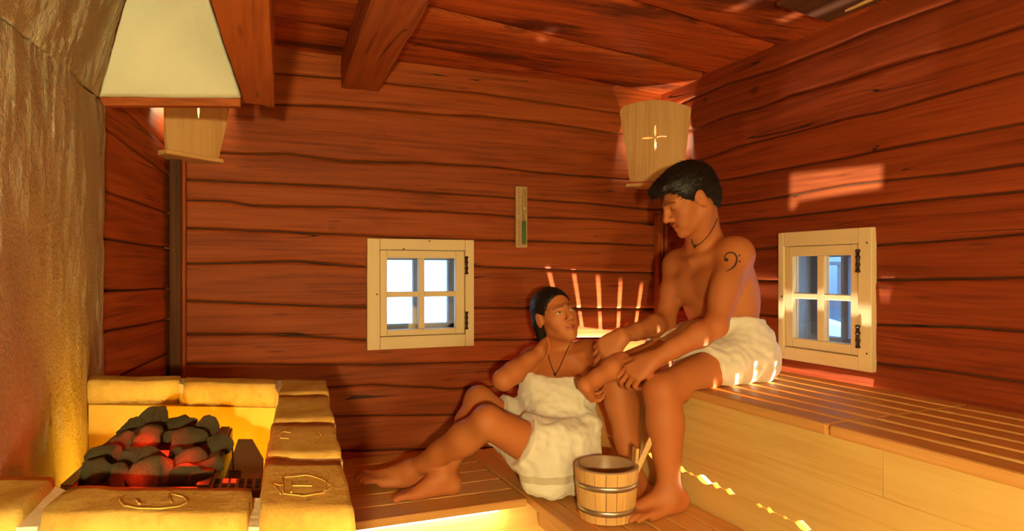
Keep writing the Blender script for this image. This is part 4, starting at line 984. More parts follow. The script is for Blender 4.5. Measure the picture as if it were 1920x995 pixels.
# ------------------------------------------------------------------ people: one continuous surface each, grown from blended tapered volumes
def nv(v): return np.array(tuple(v), dtype=np.float32)
class Field:
    def __init__(s, lo, hi, h):
        s.lo = np.array(tuple(lo), dtype=np.float32); s.h = h
        s.n = np.ceil((np.array(tuple(hi))-s.lo)/h).astype(int)+1
        s.D = np.full(s.n, 0.06, dtype=np.float32)
        s.ax = [s.lo[i]+h*np.arange(s.n[i], dtype=np.float32) for i in range(3)]
    def box(s, lo, hi):
        a = np.clip(np.floor((np.array(lo)-s.lo)/s.h).astype(int), 0, s.n); b = np.clip(np.ceil((np.array(hi)-s.lo)/s.h).astype(int)+1, 0, s.n)
        return tuple(slice(int(i), int(j)) for i, j in zip(a, b))
    def apply(s, fn, lo, hi, k, mode='add'):
        pad = k+0.012; sl = s.box(np.array(lo)-pad, np.array(hi)+pad)
        if any(q.stop <= q.start for q in sl): return
        X = s.ax[0][sl[0]][:,None,None]; Y = s.ax[1][sl[1]][None,:,None]; Z = s.ax[2][sl[2]][None,None,:]
        d = fn(X, Y, Z); a = s.D[sl]
        if mode == 'add':
            hh = np.maximum(k-np.abs(a-d), 0)/k; s.D[sl] = np.minimum(a, d)-hh*hh*k*0.25
        else:
            d = -d; hh = np.maximum(k-np.abs(a-d), 0)/k; s.D[sl] = np.maximum(a, d)+hh*hh*k*0.25
    def cone(s, a, b, ra, rb, k=0.02, mode='add'):
        a, b = nv(a), nv(b); ba = b-a; L2 = float(ba@ba)+1e-9; r = max(ra, rb)
        def fn(X, Y, Z):
            px, py, pz = X-a[0], Y-a[1], Z-a[2]
            t = np.clip((px*ba[0]+py*ba[1]+pz*ba[2])/L2, 0, 1)
            return np.sqrt((px-t*ba[0])**2+(py-t*ba[1])**2+(pz-t*ba[2])**2)-(ra+(rb-ra)*t)
        s.apply(fn, np.minimum(a, b)-r, np.maximum(a, b)+r, k, mode)
    def ball(s, c, r, k=0.02, mode='add'): s.cone(c, Vector(c)+Vector((0,0,1e-4)), r, r, k, mode)
    def ell(s, c, r, axes, k=0.02, mode='add'):
        c = nv(c); A = [nv(q) for q in axes]; R = max(r)
        def fn(X, Y, Z):
            px, py, pz = X-c[0], Y-c[1], Z-c[2]; q0 = 0; q1 = 0
            for ax_, rr in zip(A, r):
                u = px*ax_[0]+py*ax_[1]+pz*ax_[2]; q0 = q0+(u/rr)**2; q1 = q1+(u/rr**2)**2
            q0 = np.sqrt(q0); return q0*(q0-1)/(np.sqrt(q1)+1e-6)
        s.apply(fn, c-R, c+R, k, mode)
    def cut(s, p, n, k=0.004):
        """keep the side n points away from"""
        p, n = nv(p), nv(n)
        X, Y, Z = s.ax[0][:,None,None], s.ax[1][None,:,None], s.ax[2][None,None,:]
        d = (X-p[0])*n[0]+(Y-p[1])*n[1]+(Z-p[2])*n[2]
        hh = np.maximum(k-np.abs(s.D-d), 0)/k; s.D = np.maximum(s.D, d)+hh*hh*k*0.25
    def mesh(s):
        D_ = s.D; ins = D_ < 0
        c = [ins[i:D_.shape[0]-1+i, j:D_.shape[1]-1+j, k:D_.shape[2]-1+k] for i in (0,1) for j in (0,1) for k in (0,1)]
        cnt = np.zeros(c[0].shape, dtype=np.uint8)
        for q in c: cnt += q
        I = np.argwhere((cnt > 0) & (cnt < 8)); idx = np.full(cnt.shape, -1, dtype=np.int32); idx[I[:,0], I[:,1], I[:,2]] = np.arange(len(I))
        cor = np.array([(i,j,k) for i in (0,1) for j in (0,1) for k in (0,1)])
        val = np.stack([D_[I[:,0]+o[0], I[:,1]+o[1], I[:,2]+o[2]] for o in cor], 1)
        acc = np.zeros((len(I), 3), dtype=np.float64); num = np.zeros(len(I))
        for a in range(8):
            for b in range(a+1, 8):
                if np.abs(cor[a]-cor[b]).sum() != 1: continue
                va, vb = val[:,a], val[:,b]; m = (va < 0) != (vb < 0)
                t = np.where(m, va/np.where(m, va-vb, 1), 0)[:,None]
                acc += np.where(m[:,None], cor[a]+(cor[b]-cor[a])*t, 0); num += m
        V = (acc/num[:,None]+I)*s.h+s.lo
        Fs = []
        for ax_ in range(3):
            o = [0,0,0]; o[ax_] = 1
            A = ins[:-1] if ax_ == 0 else ins[:,:-1] if ax_ == 1 else ins[:,:,:-1]; B = ins[1:] if ax_ == 0 else ins[:,1:] if ax_ == 1 else ins[:,:,1:]
            E_ = np.argwhere(A != B); u, w = (ax_+1) % 3, (ax_+2) % 3
            ok = (E_[:,u] > 0) & (E_[:,w] > 0) & (E_[:,u] < D_.shape[u]-1) & (E_[:,w] < D_.shape[w]-1); E_ = E_[ok]
            q = []
            for du, dw in ((-1,-1),(0,-1),(0,0),(-1,0)):
                g = E_.copy(); g[:,u] += du; g[:,w] += dw; q.append(idx[g[:,0], g[:,1], g[:,2]])
            q = np.stack(q, 1); fl = ~A[E_[:,0], E_[:,1], E_[:,2]]; q[fl] = q[fl][:, ::-1]; Fs.append(q)
        return V, np.concatenate(Fs)
def relax(V, Fc, it=2, lam=0.5):
    e = np.concatenate([Fc[:,[0,1]], Fc[:,[1,2]], Fc[:,[2,3]], Fc[:,[3,0]]])
    for _ in range(it):
        s_ = np.zeros_like(V); n_ = np.zeros(len(V)); np.add.at(n_, e[:,0], 1)
        for c in range(3): s_[:,c] = np.bincount(e[:,0], V[e[:,1],c], len(V))
        V = V+(s_/np.maximum(n_, 1)[:,None]-V)*lam
    return V
def normals(V, Fc):
    n_ = np.cross(V[Fc[:,2]]-V[Fc[:,0]], V[Fc[:,3]]-V[Fc[:,1]]); o = np.zeros_like(V)
    for k in range(4):
        for c in range(3): o[:,c] += np.bincount(Fc[:,k], n_[:,c], len(V))
    return o/np.maximum(np.linalg.norm(o, axis=1), 1e-9)[:,None]
def quad_obj(name, V, Fc, mats, parent, colors=None, mi=None):
    me = bpy.data.meshes.new(name); nf = len(Fc)
    me.vertices.add(len(V)); me.vertices.foreach_set('co', V.astype(np.float32).ravel())
    me.loops.add(nf*4); me.loops.foreach_set('vertex_index', Fc.astype(np.int32).ravel())
    me.polygons.add(nf); me.polygons.foreach_set('loop_start', np.arange(0, nf*4, 4, dtype=np.int32))
    me.polygons.foreach_set('use_smooth', np.ones(nf, dtype=bool)); 
    for m in mats: me.materials.append(m)
    if mi is not None: me.polygons.foreach_set('material_index', mi.astype(np.int32))
    me.update(calc_edges=True)
    if colors is not None:
        at = me.attributes.new('skincol', 'FLOAT_COLOR', 'POINT'); at.data.foreach_set('color', np.concatenate([colors, np.ones((len(V),1))], 1).astype(np.float32).ravel())
    o = bpy.data.objects.new(name, me); COL.objects.link(o)
    if parent is not None: o.parent = parent; o.matrix_parent_inverse = parent.matrix_world.inverted()
    return o
def frame_of(f, up0):
    f = f.normalized(); u = (up0-f*up0.dot(f)).normalized(); l = u.cross(f)   # l: towards the person's left
    return l, f, u
def head(F, c, fr, s=1.0, smile=1.0, jw=1.0):
    l, f, u = fr
    def P(x, y, z): return Vector(c)+(l*x+f*y+u*z)*s
    F.ell(P(0,-0.018,0.032), (0.074*s,0.094*s,0.084*s), fr, 0.02)
    F.ell(P(0,0.030,-0.030), (0.058*s*jw,0.060*s,0.078*s), fr, 0.03)
    F.cone(P(-0.045*jw,0.0,-0.06), P(-0.012*jw,0.066,-0.098), 0.020*s*jw, 0.016*s, 0.02); F.cone(P(0.045*jw,0.0,-0.06), P(0.012*jw,0.066,-0.098), 0.020*s*jw, 0.016*s, 0.02)
    F.ball(P(0,0.076,-0.097), 0.0175*s, 0.018)
    for q in (-1, 1):
        F.ball(P(q*0.040*jw,0.050,-0.022), 0.026*s, 0.026)
        F.cone(P(q*0.012,0.086,0.020), P(q*0.045,0.062,0.024), 0.011*s, 0.010*s, 0.012)
        F.ball(P(q*0.031,0.096,0.001), 0.0155*s, 0.012, 'sub')
        F.ball(P(q*0.031,0.073,0.002), 0.0135*s, 0.004)
        F.cone(P(q*0.018,0.083,0.0095), P(q*0.045,0.073,0.0075), 0.0042*s, 0.0042*s, 0.005)
        F.cone(P(q*0.020,0.082,-0.008), P(q*0.043,0.073,-0.007), 0.0040*s, 0.0040*s, 0.006)
        F.ball(P(q*0.013,0.096,-0.035), 0.0085*s, 0.008)
        F.ell(P(q*0.076,-0.012,-0.004), (0.009*s,0.019*s,0.032*s), fr, 0.006)
        F.ball(P(q*0.086,-0.006,0.000), 0.009*s, 0.006, 'sub')
        F.cone(P(q*0.070,0.002,0.018), P(q*0.072,0.004,-0.022), 0.006*s, 0.005*s, 0.006)
        F.ball(P(q*0.028*jw,0.066,-0.062), 0.018*s, 0.026)
    F.cone(P(0,0.088,0.016), P(0,0.111,-0.028), 0.0085*s, 0.0120*s, 0.012)
    F.cone(P(-0.022,0.080,-0.060+0.006*smile), P(0,0.0915,-0.0615), 0.0048*s, 0.0068*s, 0.006); F.cone(P(0.022,0.080,-0.060+0.006*smile), P(0,0.0915,-0.0615), 0.0048*s, 0.0068*s, 0.006)
    F.cone(P(-0.018,0.080,-0.068+0.004*smile), P(0,0.089,-0.0735), 0.005*s, 0.0078*s, 0.006); F.cone(P(0.018,0.080,-0.068+0.004*smile), P(0,0.089,-0.0735), 0.005*s, 0.0078*s, 0.006)
    return P
FL = [(0.042,0.025,0.020), (0.046,0.029,0.021), (0.042,0.026,0.020), (0.033,0.020,0.017)]
def hand(F, wr, d, n, side, curls, s=1.0, thumb=(0.55,0.65,0.35), spread=0.06):
    """d: finger direction, n: palm side normal, side: towards the thumb"""
    d = Vector(d).normalized(); n = Vector(n); n = (n-d*n.dot(d)).normalized(); sd = Vector(side); sd = (sd-d*sd.dot(d)-n*sd.dot(n)).normalized(); wr = Vector(wr)
    offs = (0.029, 0.010, -0.010, -0.028); ln = (0.080, 0.083, 0.079, 0.070); tips = []
    for i in range(4):
        kx = wr+(d*ln[i]+sd*offs[i])*s
        F.cone(wr+sd*offs[i]*0.55*s, kx, 0.0155*s, 0.0105*s, 0.016)
        dd = (d+sd*spread*(1.5-i)).normalized(); p = kx
        for j in range(3):
            a = curls[i][j]; ax = sd
            cs_, sn = math.cos(a), math.sin(a)
            nn = (n-dd*n.dot(dd)).normalized() if j == 0 else nn
            nd = dd*cs_+nn*sn; nn = nn*cs_-dd*sn; dd = nd
            q = p+dd*FL[i][j]*s
            F.cone(p, q, (0.0088-0.0008*j)*s, (0.0082-0.001*j)*s, 0.004); p = q
        tips.append((p, dd))
    F.ell(wr+(d*0.045+n*0.004)*s, (0.036*s,0.040*s,0.013*s), (sd, d, n), 0.012)
    tb = wr+(d*0.022+sd*0.022)*s; td = (d*thumb[0]+sd*thumb[1]+n*thumb[2]).normalized()
    p = tb; F.cone(wr+sd*0.008*s, tb+td*0.02*s, 0.016*s, 0.0145*s, 0.014)
    for j, (le, r0, r1) in enumerate(((0.040,0.0130,0.0105),(0.030,0.0100,0.0092),(0.024,0.0092,0.0072))):
        q = p+td*le*s; F.cone(p, q, r0*s, r1*s, 0.006); p = q; td = (td+d*0.22+n*0.12).normalized()
    return tips
def foot(F, an, hd, zg, s=1.0, tilt=0.0, left=True):
    hd = Vector((hd[0], hd[1], 0)).normalized(); lat = Vector((-hd.y, hd.x, 0))*(1 if left else -1)   # lat: to the outer side
    an = Vector(an); g = Vector((an.x, an.y, zg))
    def P(x, y, z): return g+hd*x*s+lat*y*s+UP*(z*s+max(0, x)*tilt)
    F.ball(P(-0.035,0,0.030), 0.031*s, 0.02); F.cone(an, P(-0.028,0,0.035), 0.036*s, 0.031*s, 0.02)
    F.cone(an+hd*0.012, P(0.10,-0.012,0.026), 0.036*s, 0.022*s, 0.03)
    F.cone(P(-0.03,0.006,0.024), P(0.095,0.026,0.016), 0.025*s, 0.017*s, 0.02); F.cone(P(-0.03,-0.006,0.026), P(0.125,-0.026,0.018), 0.025*s, 0.019*s, 0.02)
    ty = (-0.034, -0.013, 0.003, 0.018, 0.031); tx = (0.185, 0.188, 0.180, 0.168, 0.150); tr_ = (0.0125, 0.0090, 0.0086, 0.0082, 0.0080)
    for i in range(5):
        F.cone(P(0.112-0.006*i, ty[i]*0.95, 0.020), P(tx[i]-0.022, ty[i], 0.020), tr_[i]*1.15*s, tr_[i]*s, 0.008); F.cone(P(tx[i]-0.022, ty[i], 0.020), P(tx[i], ty[i], 0.012), tr_[i]*s, tr_[i]*0.9*s, 0.004)
def leg(F, hip, kn, an, s=1.0, back=None, rt=0.088):
    hip, kn, an = Vector(hip), Vector(kn), Vector(an)
    F.cone(hip, kn, rt*s, 0.056*s, 0.03); F.ball(kn, 0.056*s, 0.02)
    q = kn.lerp(an, 0.30); F.cone(kn, q, 0.052*s, 0.055*s, 0.02); F.cone(q, kn.lerp(an, 0.62), 0.055*s, 0.043*s, 0.02); F.cone(kn.lerp(an, 0.6), an, 0.043*s, 0.034*s, 0.02)
    if back is not None: d = (an-kn).normalized(); b = Vector(back); b = (b-d*b.dot(d)).normalized(); F.ell(kn.lerp(an, 0.30)+b*0.022*s, (0.046*s,0.042*s,0.10*s), (d.cross(b), b, d), 0.03)
def arm(F, sh, el, wr, s=1.0, ru=0.047):
    sh, el, wr = Vector(sh), Vector(el), Vector(wr)
    F.cone(sh, sh.lerp(el, 0.45), ru*1.12*s, ru*0.98*s, 0.03); F.cone(sh.lerp(el, 0.45), el, ru*0.98*s, 0.037*s, 0.02); F.ball(el, 0.036*s, 0.015)
    F.cone(el, el.lerp(wr, 0.28), 0.037*s, 0.041*s, 0.02); F.cone(el.lerp(wr, 0.28), el.lerp(wr, 0.7), 0.041*s, 0.031*s, 0.02); F.cone(el.lerp(wr, 0.7), wr, 0.031*s, 0.0255*s, 0.015)
def skin_colors(V, P, fr, s, base, lip, brow=True, eyes=None):
    """colours that belong to the face itself: lips, brows, lash line, iris"""
    col = np.tile(np.array(base, dtype=np.float64), (len(V), 1)); l, f, u = [nv(q).astype(np.float64) for q in fr]
    c = nv(P(0,0,0)).astype(np.float64); q = (V-c)/s; x, y, z = q@l, q@f, q@u
    ax = np.abs(x); m = (y > 0.06)
    def blend(mask, cc, w=1.0):
        nonlocal col
        mm = (mask*w)[:,None]; col = col*(1-mm)+np.array(cc)*mm
    zl = -0.0675+0.006*(ax/0.024)**1.5
    blend(m & (ax < 0.025), lip, np.exp(-((z-zl)/0.0085)**2)*0.95); blend(m & (ax < 0.0235), (0.10,0.02,0.012), np.exp(-((z-zl)/0.0022)**2)*0.7)
    if brow: blend(m & (ax > 0.010) & (ax < 0.050), (0.03,0.014,0.009), np.exp(-((z-(0.0245-0.10*np.maximum(ax-0.034,0)*2.2))/0.0042)**2)*0.85)
    ez = np.exp(-((ax-0.031)/0.010)**4)
    if eyes is not None:
        e = ((ax-0.031)/0.0115)**2+((z-0.0012)/0.0052)**2; blend(m & (e < 1), (0.62,0.55,0.48), 1.0)
        e = ((x-np.sign(x)*0.031-eyes[0])/0.0050)**2+((z-0.0012-eyes[1])/0.0050)**2; blend(m & (e < 1) & (np.abs(z-0.0012) < 0.0055), (0.03,0.016,0.01), 1.0)
        blend(m & (ax > 0.018) & (ax < 0.046), (0.06,0.02,0.012), np.exp(-((z-0.0072+((ax-0.031)/0.02)**2*0.004)/0.0018)**2)*0.9)
    else:
        blend(m & (ax > 0.018) & (ax < 0.046), (0.05,0.016,0.010), np.exp(-((z+0.0035-((ax-0.031)/0.02)**2*0.003)/0.0022)**2)*0.85)
    blend(m & (ax > 0.02) & (ax < 0.06), (0.55,0.16,0.09), np.exp(-((ax-0.042)/0.016)**2-((z+0.028)/0.018)**2)*0.35)
    return col
SKIN = (0.52, 0.178, 0.055)
def bounds(pts, pad):
    a = np.array([tuple(p) for p in pts]); return a.min(0)-pad, a.max(0)+pad
def hair_shell(name, P, fr, s, parts, cuts, h=0.003, disp=0.004, freq=90, strand=(1,0.2,1), seed=0, parent=None):
    lo, hi = bounds([P(0,0,0)], 0.22); F = Field(lo, hi, h)
    for kind, a in parts:
        if kind == 'ell': F.ell(P(*a[0]), [r*s for r in a[1]], fr, a[2])
        else: F.cone(P(*a[0]), P(*a[1]), a[2]*s, a[3]*s, a[4])
    for kind, a in cuts:
        if kind == 'ell': F.ell(P(*a[0]), [r*s for r in a[1]], fr, a[2], 'sub')
        else: F.cone(P(*a[0]), P(*a[1]), a[2]*s, a[3]*s, a[4], 'sub')
    V, Fc = F.mesh(); V = relax(V, Fc, 1); nn = normals(V, Fc)
    l, f, u = [nv(q) for q in fr]; c = nv(P(0,0,0))
    q = V-c; L = np.stack([q@l, q@f, q@u], 1)*np.array(strand)
    d = np.array([noise.noise(Vector((p[0]*freq+seed, p[1]*freq, p[2]*freq))) + 0.6*noise.noise(Vector((p[0]*freq*2.3, p[1]*freq*2.3+seed, p[2]*freq*2.3))) for p in L])
    V = V+nn*(d*disp)[:,None]; quad_obj(name, V, Fc, [M['hair']], parent); return V, Fc
def strands(V, Fc, fr, n, flow, ln, parent, seed, lift=0.12, rad=0.0013, keep=None):
    """fine locks lying along the hair surface, combed along the flow"""
    r = np.random.RandomState(seed); nn = normals(V, Fc); pick = r.randint(0, len(V), n); out = []
    l, f, u = fr
    for i in pick:
        p = Vector(V[i]); nrm = Vector(nn[i]); d = flow(p, nrm)
        if d is None: continue
        d = d - nrm*d.dot(nrm)
        if d.length < 1e-3: continue
        d = d.normalized()+nrm*lift+Vector(r.normal(0, 0.16 if lift > 0.1 else 0.07, 3)); q = r.uniform(*ln)
        out.append((p-nrm*0.002, d, q, -nrm*q*(0.10 if lift > 0.1 else 0.38)))
    return tufts('hair_strands', out, parent, rad)
def tufts(name, roots, parent, rad=0.0022):
    v, f = [], []
    for (p, d, ln, bend) in roots:
        p = Vector(p); d = Vector(d).normalized(); s_ = d.orthogonal().normalized(); t_ = d.cross(s_); b0 = len(v)
        for j in range(4):
            t = j/3; c = p+d*ln*t+Vector(bend)*t*t; r = rad*(1-0.92*t)
            for k in range(3): a = 2.094*k; v.append(c+(s_*math.cos(a)+t_*math.sin(a))*r)
        for j in range(3):
            for k in range(3): a, b = b0+j*3+k, b0+j*3+(k+1) % 3; f.append((a, b, b+3, a+3))
    o = put(name, v, f, M['hair'], parent, smooth=True); return o

# ================================================================== person with the waist towel, on the upper bench
lhip, rhip = C(1388,672,2.36), C(1340,634,2.54); lkn, rkn = C(1240,733,2.14), C(1153,697,2.36); lan_, ran = C(1256,926,2.115), C(1190,906,2.30)
lsho, rsho = C(1380,476,2.35), C(1272,498,2.61); lel, rel = C(1342,610,2.215), C(1247,604,2.49); lwr, rwr_ = C(1224,674,2.145), C(1166,630,2.275)
hipc, shc = (lhip+rhip)/2, (lsho+rsho)/2
TU = (shc-hipc).normalized(); TL = (lsho-rsho); TL = (TL-TU*TL.dot(TU)).normalized(); TF = TL.cross(TU); TFR = (TL, TF, TU); TH = (shc-hipc).length
hm = C(1290,374,2.40); hfr = frame_of(cdir(-0.87,-0.47,-0.16), cdir(0.10,1,0.0)); HS = 1.03
man = tag(empty('person', Vector((hipc.x, hipc.y, BENCH))), 'person in a white waist towel sitting on the upper bench, leaning forward and looking down', 'person')
pts = [lhip, rhip, lkn, rkn, lan_, ran, lsho, rsho, hm, lwr, rwr_]
lo, hi = bounds(pts, 0.20); lo[2] = PLAT-0.01
F = Field(lo, hi, 0.004)
F.ell(hipc+TU*0.02-TF*0.01, (0.155,0.105,0.10), TFR, 0.04)
for h_ in (lhip, rhip): F.ball(h_-TF*0.035+TU*0.0, 0.098, 0.04)
F.ell(hipc+TU*TH*0.36-TF*0.012, (0.130,0.088,0.13), TFR, 0.05)
F.ell(hipc+TU*TH*0.70-TF*0.016, (0.150,0.104,0.155), TFR, 0.05)
F.cone(lsho-TL*0.03-TU*0.02, rsho+TL*0.03-TU*0.02, 0.066, 0.066, 0.05)
nb = shc+TU*0.062-TF*0.015
for q in (lsho, rsho):
    F.cone(nb, q, 0.050, 0.042, 0.04); F.ball(q, 0.058, 0.03)
for sg in (-1, 1):
    F.ell(shc+TL*0.075*sg-TU*0.090+TF*0.075, (0.078,0.035,0.055), TFR, 0.03)
    F.ell(hipc+TU*TH*0.62+TL*0.11*sg-TF*0.03, (0.05,0.07,0.13), TFR, 0.04)
P = head(F, hm, hfr, HS, 0.6)
F.cone(nb-TU*0.02, P(0,-0.035,-0.055), 0.064, 0.054, 0.03); F.cone(nb+TF*0.03, P(0,0.01,-0.07), 0.045, 0.040, 0.03)
F.cone(P(0.055,-0.03,-0.04), shc+TF*0.045+TL*0.02, 0.016, 0.014, 0.03)
for q in (lsho, rsho): F.cone(shc+TF*0.075+TU*0.005, q+TF*0.040+TU*0.022, 0.009, 0.008, 0.022)
leg(F, lhip, lkn, lan_, 1.03, -TF); leg(F, rhip, rkn, ran, 1.0, -TF)
foot(F, lan_, -R_*0.86-FW*0.50, PLAT, 1.10, left=True); foot(F, ran, -R_*0.35-FW*0.95, PLAT, 1.05, left=False)
arm(F, lsho, lel, lwr, 1.04, 0.049); arm(F, rsho, rel, rwr_, 1.0, 0.048)
F.ell(lsho.lerp(lel, 0.5)+TF*0.012, (0.046,0.046,0.085), ((lel-lsho).normalized().orthogonal().normalized(), (lel-lsho).normalized().cross((lel-lsho).normalized().orthogonal().normalized()), (lel-lsho).normalized()), 0.03)
hand(F, lwr, cdir(-0.80,-0.52,-0.05), cdir(-0.35,-0.75,0.45), cdir(-0.3,0.75,0.55), [(0.55,0.75,0.5),(0.62,0.8,0.5),(0.7,0.85,0.5),(0.75,0.9,0.5)], 1.05)
hand(F, rwr_, cdir(-0.78,-0.52,-0.02), cdir(-0.05,-0.55,0.80), cdir(0.50,-0.75,-0.35), [(0.55,0.55,0.35),(0.70,0.60,0.4),(0.78,0.65,0.4),(0.85,0.7,0.4)], 1.05, thumb=(0.75,0.55,0.10))
V, Fc = F.mesh(); V = relax(V, Fc, 2, 0.4)
over = ((V-nv(CORNER))@nv(WN) < BD+0.03) & (V[:,2] > BENCH-0.06) & (V[:,2] < BENCH+0.002); V[over,2] = BENCH+0.002; V[:,2] = np.maximum(V[:,2], PLAT+0.0015)
colr = skin_colors(V, P, hfr, HS, SKIN, (0.44,0.085,0.035), True, None)
# short beard shadow and chest tone belong to the skin itself
for sg in (-1, 1):
    np_ = nv(shc+TL*0.088*sg-TU*0.115+TF*0.115); k_ = np.exp(-(np.linalg.norm(V-np_, axis=1)/0.016)**4)[:,None]; colr = colr*(1-0.7*k_)+np.array((0.34,0.09,0.035))*0.7*k_
fl = np.array([noise.noise(Vector(p)*7)+0.5*noise.noise(Vector(p)*19) for p in V[::1]])[:,None]; colr = colr*(1+0.10*fl*np.array((0.6,1.4,1.6)))
mbody = quad_obj('body', V, Fc, [M['skin']], man, colr)
mbvh = BVHTree.FromPolygons([tuple(v) for v in V], [tuple(int(i) for i in f_) for f_ in Fc])
def on_skin(bvh, px, py, off=0.0008):
    d = ray(px, py).normalized(); r_ = bvh.ray_cast(EYE, d)
    if r_[0] is None: return None
    return r_[0]+(r_[1] if r_[1].dot(d) < 0 else -r_[1])*off
# hair: short, dark, combed forward
HV, HF = hair_shell('hair', P, hfr, HS,
   [('ell', ((0,-0.024,0.044), (0.085,0.105,0.090), 0.02)), ('ell', ((0,0.045,0.085), (0.062,0.062,0.034), 0.03)), ('cone', ((-0.04,0.085,0.078), (0.04,0.085,0.078), 0.018, 0.018, 0.02)), ('ell', ((0,-0.070,-0.01), (0.066,0.050,0.070), 0.03)),
    ('cone', ((0.074,0.004,0.03), (0.074,0.010,0.0), 0.010, 0.006, 0.012)), ('cone', ((-0.074,0.004,0.03), (-0.074,0.010,0.0), 0.010, 0.006, 0.012))],
   [('ell', ((0,0.088,0.010), (0.078,0.066,0.056), 0.012)), ('ell', ((0.083,-0.012,-0.016), (0.024,0.030,0.036), 0.01)), ('ell', ((-0.083,-0.012,-0.016), (0.024,0.030,0.036), 0.01)), ('ell', ((0,-0.03,-0.12), (0.12,0.12,0.05), 0.02))],
   0.003, 0.0025, 110, (1,0.3,1), 3, man)
l_, f_, u_ = hfr; hcen = P(0,-0.02,0.04)
def mflow(p, nrm):
    q = p-hcen; fb = q.dot(f_)
    return f_*(0.9 if fb > -0.05 else 0.1)-u_*(0.35 if q.dot(u_) < 0.05*1 or fb > 0.05 else 0.05)-u_*(1.0 if fb < -0.06 else 0)+l_*q.dot(l_)*4
strands(HV, HF, hfr, 3200, mflow, (0.014, 0.030), man, 4, 0.22)
rts = []; rr = random.Random(5); l_, f_, u_ = hfr
for i in range(160):
    a = rr.uniform(-1.9, 1.9); el_ = rr.uniform(0.05, 1.5)
    dv = l_*math.sin(a)*math.cos(el_)+f_*math.cos(a)*math.cos(el_)*rr.choice((1,1,-1))+u_*math.sin(el_)
    if el_ < 0.6 and dv.dot(f_) > 0.35: continue
    p = P(0,-0.018,0.040)+(l_*dv.dot(l_)*0.083+f_*dv.dot(f_)*0.103+u_*dv.dot(u_)*0.090)*HS
    rts.append((p, dv*0.5+f_*0.9+l_*rr.uniform(-0.3,0.3), rr.uniform(0.018,0.03), -u_*0.006))
for i in range(90):
    x = rr.uniform(-0.055, 0.055); rts.append((P(x, 0.088, 0.078+rr.uniform(-0.008,0.012)), f_*0.8-u_*rr.uniform(0.4,1.0)+l_*rr.uniform(-0.3,0.3), rr.uniform(0.02,0.035), -u_*0.006))
tufts('hair_tufts', rts, man)
# bass clef tattoo on the left upper arm: flat ink strokes lying on the skin
def ink(name, rows):
    v, f = [], []
    for strip_ in rows:
        b0 = len(v); ok = True
        for (x, y, w_) in strip_[0]:
            for sgn in (-1, 1):
                p = on_skin(mbvh, x+strip_[1](x, y)[0]*w_*sgn, y+strip_[1](x, y)[1]*w_*sgn)
                if p is None: ok = False; p = Vector((0,0,0))
                v.append(p)
        if ok:
            for i in range(len(strip_[0])-1): f.append((b0+2*i, b0+2*i+1, b0+2*i+3, b0+2*i+2))
    return put(name, v, f, M['ink'], man)
def stroke(pts_):
    """polyline with widths -> strip rows with true normals"""
    out = []
    n_ = len(pts_)
    for i in range(n_):
        a, b = pts_[max(i-1,0)], pts_[min(i+1,n_-1)]; dx, dy = b[0]-a[0], b[1]-a[1]; L_ = math.hypot(dx, dy) or 1
        out.append((pts_[i][0], pts_[i][1], pts_[i][2], -dy/L_, dx/L_))
    return out
def ink2(name, strokes):
    v, f = [], []
    for st_ in strokes:
        b0 = len(v); pr = []
        for (x, y, w_, nx, ny) in stroke(st_):
            for sg in (-1, 1): pr.append(on_skin(mbvh, x+nx*w_*sg, y+ny*w_*sg))
        if any(p is None for p in pr): continue
        v += pr
        for i in range(len(st_)-1): f.append((b0+2*i, b0+2*i+1, b0+2*i+3, b0+2*i+2))
    o = put(name, v, f, M['tattoo'], man); o['label'] = 'dark bass clef tattoo on the upper arm'
    s_ = o.modifiers.new('thick', 'SOLIDIFY'); s_.thickness = 0.0006; s_.offset = 1; return o
def arc_pts(cx, cy, rx, ry, a0, a1, n_, w0, w1, wm=None):
    o = []
    for i in range(n_+1):
        t = i/n_; a = math.radians(a0+(a1-a0)*t); w_ = w0+(w1-w0)*t
        if wm: w_ = (w0*(1-t)+w1*t)+wm*math.sin(math.pi*t)
        o.append((cx+rx*math.cos(a), cy-ry*math.sin(a), w_))
    return o
main = arc_pts(1370,485,11.5,12,200,-5,16,1.0,2.4)+[(1380.5,492,2.6),(1377,499,2.1),(1370,505,1.4),(1361,509,0.5)]
main = [(x, y, w_*0.8) for x, y, w_ in main]
def dot(cx, cy, r_): return [(cx-r_+2*r_*i/6, cy, max(0.15, math.sqrt(max(0, r_*r_-(r_-2*r_*i/6)**2)))) for i in range(7)]
ink2('tattoo', [main, dot(1362.5,487,3.4), dot(1386,479,1.9), dot(1386.5,490,1.9)])
def necklace(bvh, pts_, parent, pend=None):
    w_ = []
    for i in range(len(pts_)-1):
        for k in range(8):
            t = k/8; x = pts_[i][0]*(1-t)+pts_[i+1][0]*t; y = pts_[i][1]*(1-t)+pts_[i+1][1]*t; p = on_skin(bvh, x, y, 0.002)
            if p is not None: w_.append(p)
    tube('necklace', w_, 0.0016, M['cord'], parent, 6)
    if pend:
        p = on_skin(bvh, *pend, 0.004)
        if p is not None: lathe('pendant', [(0,-0.008),(0.004,-0.005),(0.005,0),(0.003,0.006),(0,0.008)], p, M['cord'], parent, 10)
necklace(mbvh, [(1344,410),(1338,425),(1328,440),(1316,454),(1306,461),(1300,458),(1297,446)], man, (1304,461))
